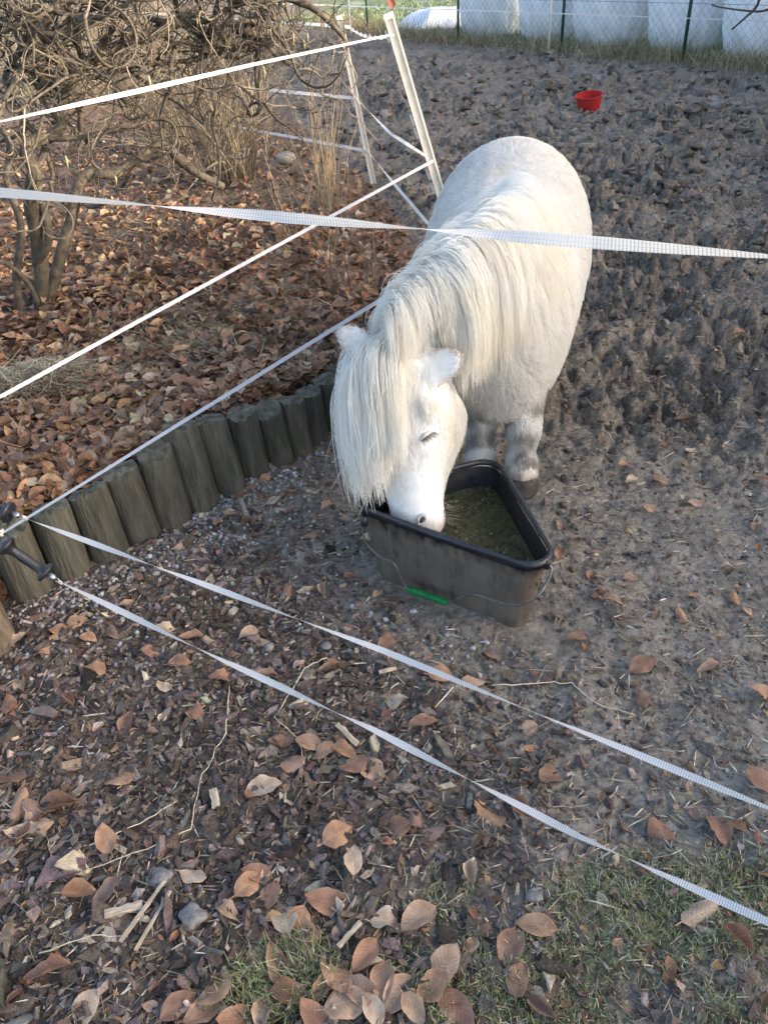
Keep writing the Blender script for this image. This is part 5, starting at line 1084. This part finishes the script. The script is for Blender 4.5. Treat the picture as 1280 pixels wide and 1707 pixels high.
bush('thicket_bush', atz(260, 90, .0), 80, 1.0, 1.9, .7, 'farthest bare bush behind the others at top left', 37, .10, .006, 6, STC)
RC = [(.28, .215, .13), (.22, .165, .10), (.34, .27, .175)]
bush('dry_stalks', atz(548, 352, .1), 34, .45, .95, .16, 'clump of tall dry reed-like stalks in front of the thinner post', 41, .008, .0034, .25, RC, 'stalks')
bush('dry_stalks', atz(500, 420, .15), 14, .3, .7, .5, 'few loose dry stalks left of the pony', 42, .015, .0026, .3, RC, 'stalks')
bush('dry_stalks', atz(585, 470, .15), 12, .3, .6, .3, 'few thin dark stalks beside the neck of the pony', 43, .02, .0026, .4, [(.10, .07, .045), (.2, .15, .09)], 'stalks')
# dead grass heaps on the bed
def grass_heap(px, py, z, rx, ry, n_, hgt, label, cols):
    c = atz(px, py, z); a = RNG.uniform(0, 6.28, n_); r_ = RNG.uniform(0, 1, n_)**.5; x = c[0]+np.cos(a)*r_*rx; y = c[1]+np.sin(a)*r_*ry; P_ = on_ground(np.column_stack([x, y])); P_[:, 2] += hgt*(1-r_**2)*RNG.uniform(.1, 1, n_)
    yaw = RNG.normal(RNG.uniform(0, 3), .7, n_); S_ = RNG.uniform(.10, .24, n_); R_ = rotmats(n_, .25, yaw)
    # lay the blades down
    T_ = np.array([[0, 0, 1], [0, 1, 0], [-1, 0, 0]], float).T
    return tag(scatter('dead_grass', BLD, P_, R_@T_[None], np.column_stack([S_*.14, np.full(n_, .16), S_]), pal(n_, cols), M['straw']), label, 'dead grass', kind='stuff')
DG = [(.36, .29, .18), (.27, .21, .13), (.44, .37, .25), (.18, .14, .09)]
grass_heap(45, 590, .3, .32, .20, 3000, .12, 'flattened straw coloured grass tuft at the left edge of the bed', [(.46, .39, .26), (.36, .29, .18), (.56, .49, .35), (.24, .19, .12)])
grass_heap(225, 495, .3, .30, .25, 700, .04, 'flattened dead grass among the leaves below the hazel', DG)
grass_heap(340, 520, .3, .28, .2, 500, .04, 'thin dead grass strewn over the leaf litter', DG)
grass_heap(470, 490, .22, .5, .35, 700, .03, 'dead grass scattered left of the pony', DG)
grass_heap(200, 365, .25, .5, .4, 900, .06, 'dead grass around the foot of the hazel limb', DG)
grass_heap(420, 340, .12, .8, .6, 1200, .04, 'dead grass under the bare bushes', DG)
n = 1400; x, y = rand_view(n, 1.8, 6, -.75, .05); k = bed_s(x, y) > .15; x, y = x[k], y[k]; n = len(x); S = RNG.uniform(.05, .2, n); T_ = np.array([[0, 0, 1], [0, 1, 0], [-1, 0, 0]], float).T
tag(scatter('loose_straw', BLD, on_ground(np.column_stack([x, y]), .04), rotmats(n, .3)@T_[None], np.column_stack([S*.2, np.full(n, .14), S]), pal(n, DG), M['straw']), 'loose straw and grass stems over the leaf bed', 'dead grass', kind='stuff')
# dark bare branch in the top right corner and its tree outside the frame
tr_ = tag(empty('bare_tree', (3.9, 6.0, 0)), 'dark bare tree whose twig hangs into the top right corner', 'tree'); TO = np.array(tr_.location); mb = MB()
jn = aty(1300, -60, 6.0); mb.tube(spline(np.array([(3.95, 6.1, -.1), (3.93, 6.05, .8), (3.85, 6.0, 1.6), (3.95, 6.0, 2.6), (3.9, 6.1, 3.6)]), 5)-TO, np.linspace(.05, .02, 21), 10); mb.build('trunk', M['bark'], tr_, True)
for pp, r0 in (([(3.86, 6.0, 1.75), jn, aty(1262, 8, 6.0), aty(1243, 28, 5.98), aty(1219, 49, 5.97)], .012), ([aty(1285, 14, 6.0), aty(1265, 19, 6.0), aty(1235, 17, 6.0), aty(1200, 12, 6.0), aty(1185, 8, 6.0)], .008)):
    mb = MB(); P_ = spline(np.array(pp, float), 6); mb.tube(P_-TO, np.linspace(r0, r0*.45, len(P_)), 7); mb.build('branch', mat('dark_twig', (.02, .017, .015), (.04, .034, .03), 30, .7), tr_, True)
# added unseen evergreen hedge beyond the right edge, shaped to shade paddock and pony
hd_ = MB(); HXp = 8.4; yy = np.arange(-9, 15.01, .22); top = 2.93+.20*np.exp(-((yy+.1)/1.1)**2)-.42*np.exp(-((yy-2.3)/1.0)**2)+.30*fbm(yy*1.6, yy*0+2, 3, 91)+.22*fbm(yy*4.5, yy*0+5, 2, 92)
M['sunblocker'] = mat('sunblocker_green', (.02, .035, .015), (.05, .075, .03), 8, .7, .5, 20); rings = []
for yv, tv in zip(yy, top):
    pr = [(-.6, -.3), (-.68, .8), (-.62, 1.9), (-.42, tv-.25), (-.1, tv), (.2, tv-.02), (.5, tv-.3), (.66, 1.7), (.7, .6), (.6, -.3)]; rings.append([(HXp+a+.06*math.sin(yv*7+b*5), yv, b) for a, b in pr])
sunblocker = tag(empty('sunblocker', (HXp, 3, 0)), 'added unseen tall evergreen hedge beyond the right edge', 'sunblocker'); hd_.loft(np.array(rings)-np.array([HXp, 3, 0]), True); hd_.build('core', M['sunblocker'], sunblocker, True)
n = 3200; yv = RNG.uniform(-9, 15, n); tv = np.interp(yv, yy, top); P = np.column_stack([HXp+RNG.normal(0, .3, n), yv, tv-RNG.uniform(-.12, .5, n)]); kk = RNG.uniform(0, 1, n) < .6; P[kk, 0] = HXp-.62+RNG.normal(0, .06, kk.sum()); P[kk, 2] = RNG.uniform(0, 3.0, kk.sum()); P -= np.array([HXp, 3, 0])
o = scatter('foliage', LTF, P, rotmats(n, 1.2), RNG.uniform(.10, .22, n), pal(n, [(.03, .05, .02), (.05, .08, .03)]), M['grass'], parent=sunblocker); o['kind'] = 'stuff'

# a dead leaf caught on top of the leaning post
V, q_, t_, uv_ = HL[3]; me = mk_mesh('caught_leaf', V*.075, q_, t_, True, np.tile(np.array([.22, .07, .04]), (len(V), 1)), uv_); lf = link('caught_leaf', me, M['bigleaf'], None, tuple(p1t+np.array([.01, 0, .05]))); lf.rotation_euler = (1.2, .9, .3)
tag(lf, 'reddish dead leaf caught on top of the stout leaning post', 'leaf')
